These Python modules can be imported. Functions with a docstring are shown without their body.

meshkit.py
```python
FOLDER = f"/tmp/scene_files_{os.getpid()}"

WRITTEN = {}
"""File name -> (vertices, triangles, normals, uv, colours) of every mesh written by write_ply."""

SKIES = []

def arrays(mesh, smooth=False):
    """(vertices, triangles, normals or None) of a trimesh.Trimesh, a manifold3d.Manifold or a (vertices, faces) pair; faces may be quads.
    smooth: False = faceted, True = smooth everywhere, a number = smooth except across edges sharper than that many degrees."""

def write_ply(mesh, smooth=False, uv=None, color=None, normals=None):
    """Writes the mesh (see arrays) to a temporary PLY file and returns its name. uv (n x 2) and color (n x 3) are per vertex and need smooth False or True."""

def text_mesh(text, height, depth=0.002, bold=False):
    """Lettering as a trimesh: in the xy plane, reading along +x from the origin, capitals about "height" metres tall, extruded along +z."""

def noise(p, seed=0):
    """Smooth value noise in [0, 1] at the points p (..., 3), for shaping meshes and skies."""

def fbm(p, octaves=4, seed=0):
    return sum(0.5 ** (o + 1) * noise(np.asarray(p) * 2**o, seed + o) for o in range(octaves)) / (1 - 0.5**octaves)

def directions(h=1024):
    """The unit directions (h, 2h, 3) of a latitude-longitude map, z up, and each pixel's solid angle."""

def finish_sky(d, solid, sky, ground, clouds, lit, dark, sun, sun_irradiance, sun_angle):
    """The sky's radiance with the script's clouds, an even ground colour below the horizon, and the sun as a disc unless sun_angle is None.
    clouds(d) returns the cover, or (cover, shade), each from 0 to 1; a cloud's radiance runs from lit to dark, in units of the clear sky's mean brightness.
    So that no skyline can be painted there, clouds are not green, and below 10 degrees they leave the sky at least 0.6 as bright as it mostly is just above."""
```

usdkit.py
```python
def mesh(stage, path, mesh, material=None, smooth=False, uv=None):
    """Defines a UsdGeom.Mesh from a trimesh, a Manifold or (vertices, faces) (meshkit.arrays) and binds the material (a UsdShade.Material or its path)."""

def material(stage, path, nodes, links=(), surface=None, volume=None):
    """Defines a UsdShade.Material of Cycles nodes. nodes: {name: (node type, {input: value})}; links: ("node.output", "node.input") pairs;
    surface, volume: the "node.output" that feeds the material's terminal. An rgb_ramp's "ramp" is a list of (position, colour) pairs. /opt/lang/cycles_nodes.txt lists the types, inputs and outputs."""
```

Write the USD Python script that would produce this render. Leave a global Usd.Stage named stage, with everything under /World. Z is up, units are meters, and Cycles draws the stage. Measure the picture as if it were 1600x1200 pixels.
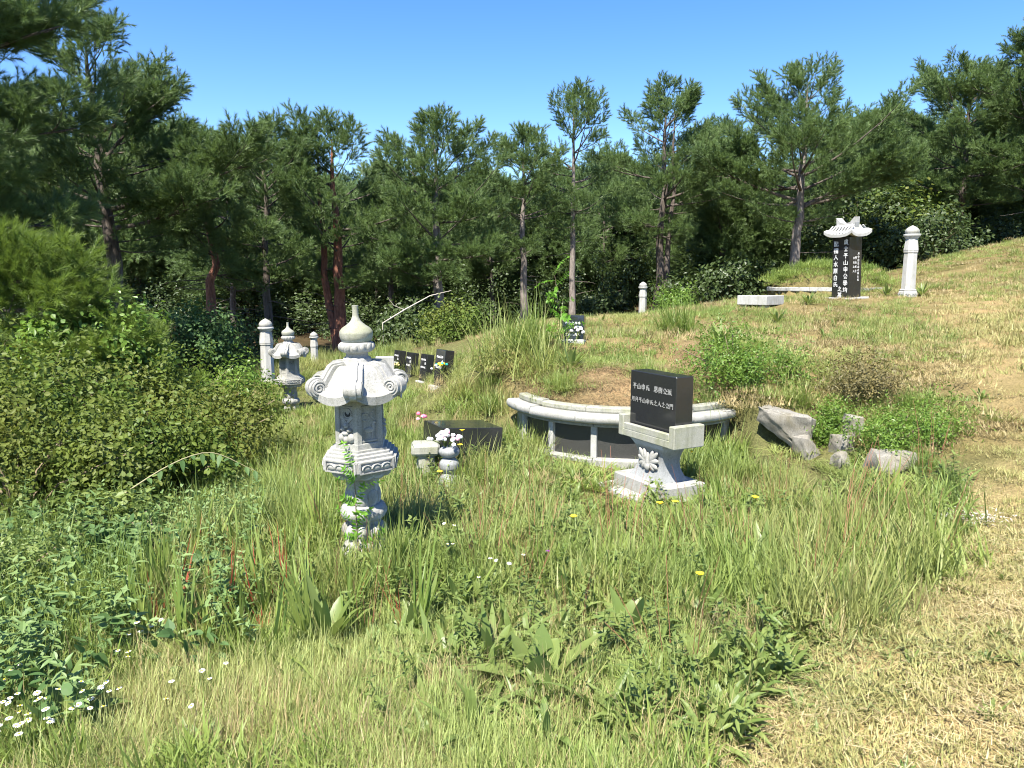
import math
import re
import numpy as np
import trimesh
import usdkit
import meshkit
from pxr import Usd, UsdGeom, UsdLux, UsdShade, Sdf, Gf, Vt
from shapely.geometry import Polygon, LineString, Point
from shapely import union_all, contains_xy
from scipy.interpolate import RBFInterpolator
from scipy.ndimage import map_coordinates

# ------------------------------------------------------------------ camera, sky, sun, exposure
stage = Usd.Stage.CreateInMemory()
UsdGeom.SetStageUpAxis(stage, 'Z')
UsdGeom.SetStageMetersPerUnit(stage, 1.0)
UsdGeom.Xform.Define(stage, '/World')
UsdGeom.Scope.Define(stage, '/World/Looks')

EYE, PITCH, FPX = 1.6, math.radians(8.0), 1155.0       # eye height, downward pitch, focal length in photo pixels
EXPOSURE = 1.66
SUN_DIR = np.array([-0.20, -0.52, 0.83]); SUN_DIR /= np.linalg.norm(SUN_DIR)
SKY_STRENGTH, SUN_INTENSITY = 0.094, 1.25

cam = UsdGeom.Camera.Define(stage, '/World/camera')
cam.AddTranslateOp().Set(Gf.Vec3d(0, 0, EYE))
cam.AddRotateXYZOp().Set(Gf.Vec3f(90 - math.degrees(PITCH), 0, 0))
cam.CreateHorizontalApertureAttr(36.0)
cam.CreateVerticalApertureAttr(27.0)
cam.CreateFocalLengthAttr(36.0 * FPX / 1600)
cam.CreateClippingRangeAttr(Gf.Vec2f(0.05, 5000))
cam.CreateExposureAttr(EXPOSURE)

sky_mat = usdkit.material(stage, '/World/Looks/sky', {
    'sky': ('sky_texture', {'sky_type': 'single_scattering', 'sun_disc': False,
                            'sun_elevation': math.asin(SUN_DIR[2]), 'sun_rotation': math.atan2(SUN_DIR[0], SUN_DIR[1]),
                            'altitude': 200.0, 'air_density': 1.0, 'aerosol_density': 0.35, 'ozone_density': 2.5}),
    'hs': ('hsv', {'hue': 0.512, 'saturation': 1.32, 'value': 0.95}),
    'bg': ('background_shader', {'strength': SKY_STRENGTH})}, [('sky.color', 'hs.color'), ('hs.color', 'bg.color')], surface='bg.background')
dome = UsdLux.DomeLight.Define(stage, '/World/sky')
UsdShade.MaterialBindingAPI.Apply(dome.GetPrim()).Bind(sky_mat)
dome.GetPrim().SetCustomDataByKey('kind', 'structure')
sun = UsdLux.DistantLight.Define(stage, '/World/sun')
sun.CreateNormalizeAttr(True)
sun.CreateIntensityAttr(SUN_INTENSITY)
sun.CreateAngleAttr(0.5)
sun.CreateColorAttr(Gf.Vec3f(1.0, 0.95, 0.86))
_z = SUN_DIR; _x = np.cross([0, 0, 1.0], _z); _x /= np.linalg.norm(_x); _y = np.cross(_z, _x)
sun.AddTransformOp().Set(Gf.Matrix4d(*_x, 0, *_y, 0, *_z, 0, 0, 0, 0, 1))

# ------------------------------------------------------------------ helpers
COUNT = {}
def numbered(path):
    n = COUNT.get(path, 0); COUNT[path] = n + 1
    return path if n == 0 else f'{path}_{n:03d}'
def where(parent, name):
    return numbered((str(parent.GetPath()) if parent is not None else '/World') + '/' + name)
def tag(p, label=None, cat=None, group=None, kind=None):
    for k, v in (('label', label), ('category', cat), ('group', group), ('kind', kind)):
        if v: p.SetCustomDataByKey(k, v)
    return p
def thing(name, label, cat, loc=(0, 0, 0), rotz=0.0, group=None, rot=None, scale=None):
    x = UsdGeom.Xform.Define(stage, where(None, name))
    x.AddTranslateOp().Set(Gf.Vec3d(*map(float, loc)))
    if rot is not None: x.AddRotateXYZOp().Set(Gf.Vec3f(*map(float, rot)))
    else: x.AddRotateZOp().Set(math.degrees(rotz))
    if scale is not None: x.AddScaleOp().Set(Gf.Vec3f(*np.broadcast_to(scale, 3).astype(float).tolist()))
    return tag(x.GetPrim(), label, cat, group)
def obj(name, mesh, mat, parent=None, smooth=False, kind=None, label=None):
    p = usdkit.mesh(stage, where(parent, name), mesh, mat, smooth=smooth).GetPrim()
    return tag(p, label=label, kind=kind)
def copy_of(src, label, loc, rotz=0.0, scale=1.0, group=None, cat=None, rot=None):
    name = re.sub(r'_\d{3}$', '', src.GetName())
    r = thing(name, label, cat or src.GetCustomDataByKey('category'), loc, rotz, group, rot=rot, scale=scale)
    r.GetReferences().AddInternalReference(src.GetPath()); r.SetInstanceable(True)
    return r
cat = trimesh.util.concatenate
def TM(v, f): return trimesh.Trimesh(np.asarray(v, float), np.asarray(f), process=False)
def T(m, t=(0, 0, 0), rz=0.0, rx=0.0, ry=0.0, s=None):
    m = m.copy()
    if s is not None: m.apply_scale(s)
    for a, ax in ((rx, (1, 0, 0)), (ry, (0, 1, 0)), (rz, (0, 0, 1))):
        if a: m.apply_transform(trimesh.transformations.rotation_matrix(a, ax))
    m.apply_translation(t); return m
def bevel_box(sx, sy, sz, b=0.008):
    """box centred in x, y with its base at z = 0 and chamfered edges"""
    p = []
    for ax in range(3):
        h = np.array([sx, sy, sz]) / 2 - b; h[ax] += b
        p += [np.array(s) * h for s in np.ndindex(2, 2, 2) for s in [np.array(s) * 2 - 1]]
    m = trimesh.convex.convex_hull(np.array(p)); m.apply_translation((0, 0, sz / 2)); return m
def loft(prof, n=48, rot=0.0, cap=True):
    """profile [(r, z)] turned into an n-sided solid"""
    a = rot + np.arange(n) * 2 * np.pi / n
    prof = np.asarray(prof, float); k = len(prof)
    v = np.stack([prof[:, None, 0] * np.cos(a), prof[:, None, 0] * np.sin(a), np.broadcast_to(prof[:, None, 1], (k, n))], -1).reshape(-1, 3)
    i, j = np.meshgrid(np.arange(k - 1), np.arange(n), indexing='ij'); jn = (j + 1) % n
    q = np.stack([i * n + j, i * n + jn, (i + 1) * n + jn, (i + 1) * n + j], -1).reshape(-1, 4)
    f = [q[:, [0, 1, 2]], q[:, [0, 2, 3]]]
    if cap:
        v = np.vstack([v, [0, 0, prof[0, 1]], [0, 0, prof[-1, 1]]]); c = k * n; r = np.arange(n)
        f += [np.stack([np.full(n, c), (r + 1) % n, r], 1), np.stack([np.full(n, c + 1), (k - 1) * n + r, (k - 1) * n + (r + 1) % n], 1)]
    return TM(v, np.vstack(f))
def smooth_prof(pts, n=40):
    from scipy.interpolate import PchipInterpolator
    p = np.asarray(pts, float); s = np.r_[0, np.cumsum(np.linalg.norm(np.diff(p, axis=0), axis=1))]
    t = np.linspace(0, s[-1], n)
    return np.stack([PchipInterpolator(s, p[:, 0])(t), PchipInterpolator(s, p[:, 1])(t)], 1)
def tube(pts, rad, sides=7, cap=True):
    p = np.asarray(pts, float); rad = np.broadcast_to(rad, (len(p),)).astype(float)
    t = np.gradient(p, axis=0); t /= np.linalg.norm(t, axis=1, keepdims=True) + 1e-12
    ref = np.array([0.31, 0.95, 0.05]) if abs(t[:, 2]).mean() > 0.6 else np.array([0, 0, 1.0])
    a = np.cross(t, ref); a /= np.linalg.norm(a, axis=1, keepdims=True) + 1e-12
    b = np.cross(t, a); w = np.arange(sides) * 2 * np.pi / sides
    v = (p[:, None] + rad[:, None, None] * (np.cos(w)[None, :, None] * a[:, None] + np.sin(w)[None, :, None] * b[:, None])).reshape(-1, 3)
    i, j = np.meshgrid(np.arange(len(p) - 1), np.arange(sides), indexing='ij'); jn = (j + 1) % sides
    q = np.stack([i * sides + j, (i + 1) * sides + j, (i + 1) * sides + jn, i * sides + jn], -1).reshape(-1, 4)
    f = [q[:, [0, 1, 2]], q[:, [0, 2, 3]]]
    if cap:
        n = len(v); v = np.vstack([v, p[0], p[-1]]); r = np.arange(sides)
        f += [np.stack([np.full(sides, n), r, (r + 1) % sides], 1), np.stack([np.full(sides, n + 1), n - sides + (r + 1) % sides, n - sides + r], 1)]
    return TM(v, np.vstack(f))
def extrude(poly, h):
    gs = getattr(poly, 'geoms', [poly])
    return cat([trimesh.creation.extrude_polygon(g, h, engine='earcut') for g in gs])
def ellipsoid(c, r, sub=2):
    m = trimesh.creation.icosphere(sub, 1.0); m.apply_scale(np.broadcast_to(r, 3)); m.apply_translation(c); return m
def roughen(m, amp, scale, seed=0):
    m = m.copy(); n = m.vertex_normals
    m.vertices = m.vertices + n * ((meshkit.fbm(m.vertices * scale, 4, seed) - 0.5) * 2 * amp)[:, None]
    return m

TH, CT, ST = PITCH, math.cos(PITCH), math.sin(PITCH)
def at(px, py, d):
    """the point that the photograph's pixel (px, py) shows if it lies d metres ahead"""
    xc, yc = (px - 800) / FPX, (600 - py) / FPX
    s = d / (CT + yc * ST)
    return np.array([xc * s, d, EYE + (yc * CT - ST) * s])
def to_px(p):
    p = np.asarray(p, float); q = p - [0, 0, EYE]
    zc = q[..., 1] * CT - q[..., 2] * ST; yc = q[..., 1] * ST + q[..., 2] * CT
    zc = np.where(zc > 0.05, zc, 0.05)
    return 800 + FPX * q[..., 0] / zc, 600 - FPX * yc / zc

# ------------------------------------------------------------------ terrain
CTRL = [(0,1200,2.3),(800,1200,2.24),(1600,1200,2.05),(0,1000,3.2),(800,1000,3.1),(1200,1000,3.05),(1600,1000,2.75),
 (545,885,4.1),(900,850,4.4),(1300,850,4.2),(1600,850,3.75),(1020,785,5.3),(1400,740,5.2),(1600,720,4.9),(1250,700,6.1),
 (820,700,6.95),(300,800,5.5),(0,850,4.5),(700,720,6.4),(450,660,9.8),(600,650,9.0),(640,600,12.5),(760,600,11.0),(735,545,13.5),
 (420,600,13),(300,560,15),(500,560,18),(650,545,19),(860,520,12.5),(860,502,15),(1000,497,15),(1150,472,14.5),(1300,464,15),
 (1420,462,14.5),(1600,382,18),(1500,420,17),(1000,553,10.3),(1150,560,9),(1300,560,8.5),(1450,560,8),(1600,560,7.4),
 (1600,470,11.5),(1300,500,12),(1150,620,8),(1300,620,7.3),(1450,620,6.6),(1600,630,6.1)]
_c = [at(*c) for c in CTRL]
_c += [np.array(p) for p in ((4.3,24,.4),(9,22,1.35),(14,25,2.3),(-15,25,-.2),(0,28,.1),(-12,9,0.1),(-30,15,.3),(30,30,3.8),(0,0,0),(-5,0,0),(5,0,.5),(0,-12,0),(-12,-8,.0),(12,-8,1.2),
     (12,5,1.9),(25,8,3.6),(-60,60,1),(0,60,1),(60,60,5),(-60,0,0),(60,0,6),(0,-60,0),(-60,-60,0),(60,-60,4),(0,110,3),(90,110,6),(-90,110,3),(20,40,2.4),(-20,40,.5),(2.5,7.6,.58),(2.15,8.25,.80),(2.75,7.2,.46),(1.15,8.75,.80),(.4,8.55,.72),(-.02,8.1,.52),(-.35,8.3,.40),(.2,9.6,.80),(-.6,9.6,.45),(2.15,6.5,.10),(1.15,6.05,-.02),(0,6.5,-.02),(-.3,7.4,0))]
_c = np.array(_c)
_rbf = RBFInterpolator(_c[:, :2] / 10, _c[:, 2], kernel='thin_plate_spline', smoothing=0.002)
RING = np.array([1.15, 7.42]); RING_R = 1.0
FAR = np.array([7.15, 16.9]); FAR_R = 1.22
def height_raw(x, y):
    p = np.stack([np.ravel(x), np.ravel(y)], 1)
    z = np.concatenate([_rbf(np.clip(c, -120, 120) / 10) for c in np.array_split(p, max(1, len(p) // 20000))])
    p3 = np.c_[p, np.zeros(len(p))]
    near = np.clip(1.2 - np.hypot(p[:, 0], p[:, 1] - 8) / 60, 0, 1)
    z = z + near * ((meshkit.fbm(p3 * 0.9, 3, 5) - .5) * 0.10 + (meshkit.fbm(p3 * 4.0, 3, 9) - .5) * 0.045)
    r = np.hypot(p[:, 0] - RING[0], p[:, 1] - RING[1])
    mound = 0.43 + 0.34 * np.clip(1 - (r / RING_R) ** 2, 0, 1) ** 0.8 + (meshkit.fbm(p3 * 6, 3, 4) - .5) * .08
    z = np.where(r < RING_R, np.maximum(z, mound), z)
    sst = lambda v: np.clip(v, 0, 1) ** 2 * (3 - 2 * np.clip(v, 0, 1))
    bank = .42 + .50 * sst((p[:, 1] - 7.35 + 2.6 * np.clip(p[:, 0] - 1.72, 0, .42) + .8 * np.clip(.35 - p[:, 0], 0, .4)) / 1.25) + .05 * (meshkit.fbm(p3 * 2.2, 3, 14) - .5)
    side = sst((p[:, 0] + .35) / .75) * sst((3.6 - p[:, 0]) / 1.2) * sst((p[:, 1] - 7.28 + 2.6 * np.clip(p[:, 0] - 1.72, 0, .42) + .8 * np.clip(.35 - p[:, 0], 0, .4)) / .30) * sst((10.5 - p[:, 1]) / 1.5)
    z = z + np.clip(bank - z, 0, None) * side
    return z.reshape(np.shape(x))
GX = np.r_[np.arange(-130, -16, 3.0), np.arange(-16, -6, .25), np.arange(-6, 9, .055), np.arange(9, 20, .22), np.arange(20, 131, 3.0)]
GY = np.r_[np.arange(-60, -2, 3.0), np.arange(-2, 1.5, .25), np.arange(1.5, 11, .055), np.arange(11, 30, .22), np.arange(30, 131, 3.0)]
_gx, _gy = np.meshgrid(GX, GY, indexing='ij')
_gz = height_raw(_gx, _gy)
_gr = np.hypot(_gx - FAR[0], _gy - FAR[1])
_farz = float(_rbf((FAR / 10)[None])[0])
_gz = np.where(_gr < FAR_R + 0.05, np.maximum(_gz, 1.42 + 0.55 * np.clip(1 - (_gr / FAR_R) ** 2, 0, 1) ** 0.75), _gz)
def ground(x, y):
    x, y = np.asarray(x, float), np.asarray(y, float)
    i = np.interp(x, GX, np.arange(len(GX))); j = np.interp(y, GY, np.arange(len(GY)))
    return map_coordinates(_gz, [np.atleast_1d(i), np.atleast_1d(j)], order=1).reshape(np.shape(x))
def hit(px, py, dmin=2.0, dmax=26.0):
    """the first ground point under the photograph's pixel"""
    d = np.arange(dmin, dmax, .02); p = at(px, py, d[0]); xs = np.array([at(px, py, v) for v in d])
    below = xs[:, 2] <= ground(xs[:, 0], xs[:, 1]); k = int(np.argmax(below)) if below.any() else len(d) - 1
    return np.array([xs[k, 0], xs[k, 1], float(ground(xs[k, 0], xs[k, 1]))])
def on_ground(px, d, dz=0.0):
    """a point d ahead under the photograph's column px, on the ground"""
    x = (px - 800) / FPX * d
    for _ in range(6):
        z = float(ground(x, d)); zc = d * CT - (z - EYE) * ST; x = (px - 800) / FPX * zc
    return np.array([x, d, float(ground(x, d)) + dz])

# ------------------------------------------------------------------ materials
def M(name, nodes, links, surface='p.BSDF'):
    return usdkit.material(stage, '/World/Looks/' + name, nodes, links, surface=surface)
def granite(name, c0, c1, spot, rough=0.75, stain=(0.17, 0.17, 0.125), stain_amt=0.6):
    return M(name, {
        'g': ('geometry', {}), 'n1': ('noise_texture', {'scale': 160.0, 'detail': 3.0, 'roughness': 0.7}),
        'r1': ('rgb_ramp', {'ramp': [(0.30, spot), (0.42, c0), (0.62, c1), (1.0, c1)]}),
        'n2': ('noise_texture', {'scale': 7.0, 'detail': 6.0, 'roughness': 0.65}),
        'r2': ('rgb_ramp', {'ramp': [(0.45, (0, 0, 0)), (0.72, (stain_amt,) * 3)]}),
        'mx': ('mix_color', {'blend_type': 'mix', 'b': stain}),
        'ms': ('mapping', {'scale': (26., 26., 3.0)}), 'n4': ('noise_texture', {'scale': 1.0, 'detail': 4.0, 'roughness': .6}), 'r4': ('rgb_ramp', {'ramp': [(.36, (.60, .60, .56)), (.52, (1, 1, 1)), (1, (1.04, 1.04, 1.04))]}), 'ml': ('mix_color', {'blend_type': 'multiply', 'fac': .38, 'use_clamp': False}),
        'n3': ('noise_texture', {'scale': 55.0, 'detail': 5.0, 'roughness': 0.7}),
        'bp': ('bump', {'strength': 0.35, 'distance': 0.006}),
        'p': ('principled_bsdf', {'roughness': rough, 'specular_ior_level': 0.35})},
        [('g.position', 'n1.vector'), ('g.position', 'n2.vector'), ('g.position', 'n3.vector'), ('n1.fac', 'r1.fac'), ('n2.fac', 'r2.fac'),
         ('r1.color', 'mx.a'), ('r2.color', 'mx.fac'), ('g.position', 'ms.vector'), ('ms.vector', 'n4.vector'), ('n4.fac', 'r4.fac'), ('mx.result', 'ml.a'), ('r4.color', 'ml.b'), ('ml.result', 'p.base_color'), ('n3.fac', 'bp.height'), ('bp.normal', 'p.normal')])
GRANITE = granite('pale_granite', (0.257, 0.252, 0.231), (0.328, 0.322, 0.299), (0.133, 0.132, 0.125))
GRANITE_MOSSY = granite('weathered_granite', (0.242, 0.241, 0.2), (0.296, 0.291, 0.246), (0.125, 0.132, 0.098), stain=(.19, .20, .10), stain_amt=.75)
GRANITE_WHITE = granite('white_granite', (0.312, 0.31, 0.295), (0.39, 0.388, 0.367), (0.187, 0.186, 0.182), stain=(.20, .195, .15), stain_amt=.55)
GRANITE_GREY = granite('grey_granite', (0.195, 0.202, 0.2), (0.257, 0.264, 0.261), (0.094, 0.097, 0.098), rough=.55, stain_amt=.2)
ROCK = granite('field_rock', (0.153, 0.143, 0.122), (0.261, 0.246, 0.21), (0.081, 0.076, 0.065), rough=.9, stain=(.17, .15, .10), stain_amt=.9)
BLACK = M('polished_black_granite', {
    'g': ('geometry', {}), 'n': ('noise_texture', {'scale': 500.0, 'detail': 2.0}), 'r': ('rgb_ramp', {'ramp': [(.35, (.010, .011, .012)), (.7, (.026, .027, .028))]}),
    'n2': ('noise_texture', {'scale': 9.0, 'detail': 5.0}), 'mr': ('map_range', {'from_min': .3, 'from_max': .75, 'to_min': .06, 'to_max': .22}),
    'p': ('principled_bsdf', {'specular_ior_level': 0.6})},
    [('g.position', 'n.vector'), ('g.position', 'n2.vector'), ('n.fac', 'r.fac'), ('r.color', 'p.base_color'), ('n2.fac', 'mr.value'), ('mr.result', 'p.roughness')])
BLACK_DUSTY = M('dusty_black_granite', {
    'g': ('geometry', {}), 'n': ('noise_texture', {'scale': 300.0, 'detail': 2.0}), 'r': ('rgb_ramp', {'ramp': [(.35, (.02, .02, .02)), (.7, (.06, .06, .055))]}),
    'p': ('principled_bsdf', {'roughness': 0.32, 'specular_ior_level': 0.5})},
    [('g.position', 'n.vector'), ('n.fac', 'r.fac'), ('r.color', 'p.base_color')])
DARKHOLE = M('hollow_dark', {'p': ('principled_bsdf', {'base_color': (.03, .03, .03), 'roughness': .9})}, [])
LETTER = M('engraved_white', {'p': ('principled_bsdf', {'base_color': (.50, .50, .49), 'roughness': .7})}, [])
LETTER_GREY = M('engraved_grey', {'p': ('principled_bsdf', {'base_color': (.24, .24, .225), 'roughness': .7})}, [])
def plain(name, c, rough=.6): return M(name, {'p': ('principled_bsdf', {'base_color': c, 'roughness': rough})}, [])

def leaf_mat(name, ramp, rough=.5, trans=.35, patch=None, patch_scale=.7, patch_amt=.6, spec=.35, tip=None):
    """green or dry blades: each blade picks a tone, each clump shifts it, and broad patches of ground lean to another colour"""
    nodes = {'g': ('geometry', {}), 'oi': ('object_info', {}),
             'a': ('math', {'math_type': 'multiply', 'value2': .55}), 'b': ('math', {'math_type': 'multiply_add', 'value2': .45}),
             'r': ('rgb_ramp', {'ramp': ramp}),
             'p': ('principled_bsdf', {'roughness': rough, 'specular_ior_level': spec}), 't': ('translucent_bsdf', {}), 'm': ('mix_closure', {'fac': trans})}
    links = [('g.random_per_island', 'a.value1'), ('oi.random', 'b.value1'), ('a.value', 'b.value3'), ('b.value', 'r.fac'), ('p.BSDF', 'm.closure1'), ('t.BSDF', 'm.closure2')]
    out = 'r.color'
    if patch:
        nodes.update({'n': ('noise_texture', {'scale': patch_scale, 'detail': 3.0}), 'mr': ('map_range', {'clamp': True, 'from_min': .42, 'from_max': .62, 'to_min': 0., 'to_max': patch_amt}),
                      'x': ('mix_color', {'b': patch})})
        links += [('g.position', 'n.vector'), ('n.fac', 'mr.value'), ('mr.result', 'x.fac'), (out, 'x.a')]; out = 'x.result'
    nodes['tb'] = ('mix_color', {'blend_type': 'multiply', 'fac': 1.0, 'b': (1.5, 1.45, 1.1), 'use_clamp': False}); links += [(out, 'p.base_color'), (out, 'tb.a'), ('tb.result', 't.color')]
    return M(name, nodes, links, 'm.closure')
NEEDLE = leaf_mat('pine_needles', [(0, (0.077, 0.125, 0.039)), (0.5, (0.13, 0.195, 0.06)), (0.85, (0.184, 0.244, 0.075)), (1, (0.25, 0.274, 0.097))], trans=.22, rough=.45)
NEEDLE_YEL = leaf_mat('young_pine_needles', [(0, (0.096, 0.15, 0.026)), (0.5, (0.153, 0.219, 0.037)), (1, (0.241, 0.289, 0.052))], trans=.3, rough=.45)
GRASS_FINE = leaf_mat('fine_grass_blades', [(0, (.16, .235, .06)), (.4, (.27, .33, .10)), (.7, (.40, .40, .17)), (1, (.52, .44, .24))], patch=(.40, .38, .17), patch_scale=.9, patch_amt=.4)
GRASS_TALL = leaf_mat('tall_grass_blades', [(0, (0.13, 0.195, 0.045)), (0.42, (0.244, 0.294, 0.085)), (0.75, (0.385, 0.366, 0.15)), (1, (0.52, 0.399, 0.23))], patch=(.28, .27, .10), patch_scale=.8, patch_amt=.55)
GRASS_LUSH = leaf_mat('lush_grass_blades', [(0, (0.123, 0.185, 0.038)), (0.6, (0.231, 0.282, 0.068)), (1, (0.395, 0.385, 0.115))])
GRASS_DRY = leaf_mat('dry_grass_blades', [(0, (.20, .17, .08)), (.4, (.34, .27, .13)), (.8, (.46, .37, .20)), (1, (.26, .16, .08))], trans=.2)
STUBBLE = leaf_mat('mown_stubble', [(0, (.20, .20, .065)), (.35, (.34, .29, .13)), (.75, (.46, .37, .20)), (1, (.52, .43, .26))], trans=.2, patch=(.24, .26, .08), patch_scale=1.1, patch_amt=.55)
STRAW = leaf_mat('cut_straw', [(0, (.30, .24, .12)), (.5, (.50, .41, .23)), (1, (.56, .50, .30))], trans=.15)
HAY_GREEN = leaf_mat('cut_green_hay', [(0, (.16, .20, .07)), (.5, (.30, .32, .13)), (1, (.42, .38, .20))], trans=.2)
RED_BLADE = leaf_mat('reddened_blades', [(0, (.30, .05, .03)), (.5, (.42, .10, .06)), (1, (.40, .22, .10))], trans=.35)
WEED = leaf_mat('weed_leaves', [(0, (0.112, 0.164, 0.04)), (0.5, (0.189, 0.235, 0.068)), (1, (0.306, 0.31, 0.116))], trans=.35, rough=.42)
WEED_PALE = leaf_mat('pale_weed_leaves', [(0, (.12, .19, .06)), (.5, (.19, .26, .09)), (1, (.27, .32, .12))], trans=.3)
BUSH = leaf_mat('thicket_leaves', [(0, (0.059, 0.103, 0.018)), (0.4, (0.108, 0.154, 0.027)), (0.8, (0.186, 0.206, 0.039)), (1, (0.275, 0.234, 0.048))], trans=.32, rough=.5, spec=.2, patch=(.14, .125, .03), patch_scale=.9, patch_amt=.5)
BUSH_BLUE = leaf_mat('bluish_leaves', [(0, (.06, .115, .035)), (.5, (.10, .165, .055)), (1, (.17, .225, .08))], trans=.3, rough=.5, spec=.2)
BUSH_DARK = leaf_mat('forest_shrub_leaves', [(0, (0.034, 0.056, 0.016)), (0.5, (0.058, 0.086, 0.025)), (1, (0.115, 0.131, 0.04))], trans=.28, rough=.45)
BUSH_BRIGHT = leaf_mat('bright_shrub_leaves', [(0, (.08, .15, .022)), (.5, (.15, .23, .035)), (1, (.26, .30, .06))], trans=.35, rough=.4)
LOCUST = leaf_mat('locust_leaflets', [(0, (.11, .25, .022)), (1, (.20, .36, .045))], trans=.4)
BUSH_BROWN = leaf_mat('browned_shrub_leaves', [(0, (.10, .09, .035)), (.5, (.17, .14, .05)), (1, (.17, .20, .05))], trans=.25)
def bark(name, c0, c1, c2):
    return M(name, {'g': ('geometry', {}), 'mp': ('mapping', {'scale': (9., 9., 2.2)}), 'n': ('noise_texture', {'scale': 2.5, 'detail': 6.0, 'roughness': .7}),
        'r': ('rgb_ramp', {'ramp': [(.30, c0), (.5, c1), (.72, c2)]}), 'bp': ('bump', {'strength': .8, 'distance': .03}), 'p': ('principled_bsdf', {'roughness': .9, 'specular_ior_level': .2})},
        [('g.position', 'mp.vector'), ('mp.vector', 'n.vector'), ('n.fac', 'r.fac'), ('r.color', 'p.base_color'), ('n.fac', 'bp.height'), ('bp.normal', 'p.normal')])
BARK = bark('grey_pine_bark', (.06, .05, .042), (.17, .145, .125), (.30, .26, .23))
BARK_RED = bark('red_pine_bark', (.07, .035, .025), (.20, .085, .055), (.30, .15, .10))
BARK_DARK = bark('dark_pine_bark', (.03, .025, .02), (.085, .07, .058), (.16, .13, .11))
TWIG = plain('shrub_twig', (.16, .12, .075), .85)
STEM_RED = plain('reddish_stem', (.22, .09, .05), .7)
WHITE_PETAL = M('white_petals', {'p': ('principled_bsdf', {'base_color': (.78, .77, .76), 'roughness': .6}), 't': ('translucent_bsdf', {'color': (.7, .7, .7)}), 'm': ('mix_closure', {'fac': .3})}, [('p.BSDF', 'm.closure1'), ('t.BSDF', 'm.closure2')], 'm.closure')
PINK_PETAL = plain('pink_petals', (.72, .36, .44)); DEEP_PINK = plain('deep_pink_petals', (.62, .13, .22)); YELLOW_PETAL = plain('yellow_petals', (.80, .58, .02)); PURPLE = plain('purple_petals', (.18, .02, .22)); TEAL = plain('teal_ribbon', (.02, .33, .30))
SOIL = M('grass_soil', {
    'g': ('geometry', {}), 'n': ('noise_texture', {'scale': 1.3, 'detail': 6.0, 'roughness': .6}), 'va': ('attribute', {'attribute': 'tone'}), 'r': ('rgb_ramp', {'ramp': [(.30, (.55, .60, .45)), (.5, (.95, .95, .9)), (.75, (1.3, 1.2, 1.1))]}), 'x0': ('mix_color', {'blend_type': 'multiply', 'fac': 1.0, 'use_clamp': False}),
    'n2': ('noise_texture', {'scale': 60.0, 'detail': 4.0}), 'r2': ('rgb_ramp', {'ramp': [(.3, (.55, .55, .5)), (.7, (1.1, 1.05, 1.0))]}), 'x': ('mix_color', {'blend_type': 'multiply', 'fac': 1.0}),
    'bp': ('bump', {'strength': .7, 'distance': .02}), 'p': ('principled_bsdf', {'roughness': .95, 'specular_ior_level': .1})},
    [('g.position', 'n.vector'), ('g.position', 'n2.vector'), ('n.fac', 'r.fac'), ('n2.fac', 'r2.fac'), ('va.color', 'x0.a'), ('r.color', 'x0.b'), ('x0.result', 'x.a'), ('r2.color', 'x.b'), ('x.result', 'p.base_color'), ('n2.fac', 'bp.height'), ('bp.normal', 'p.normal')])

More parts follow.
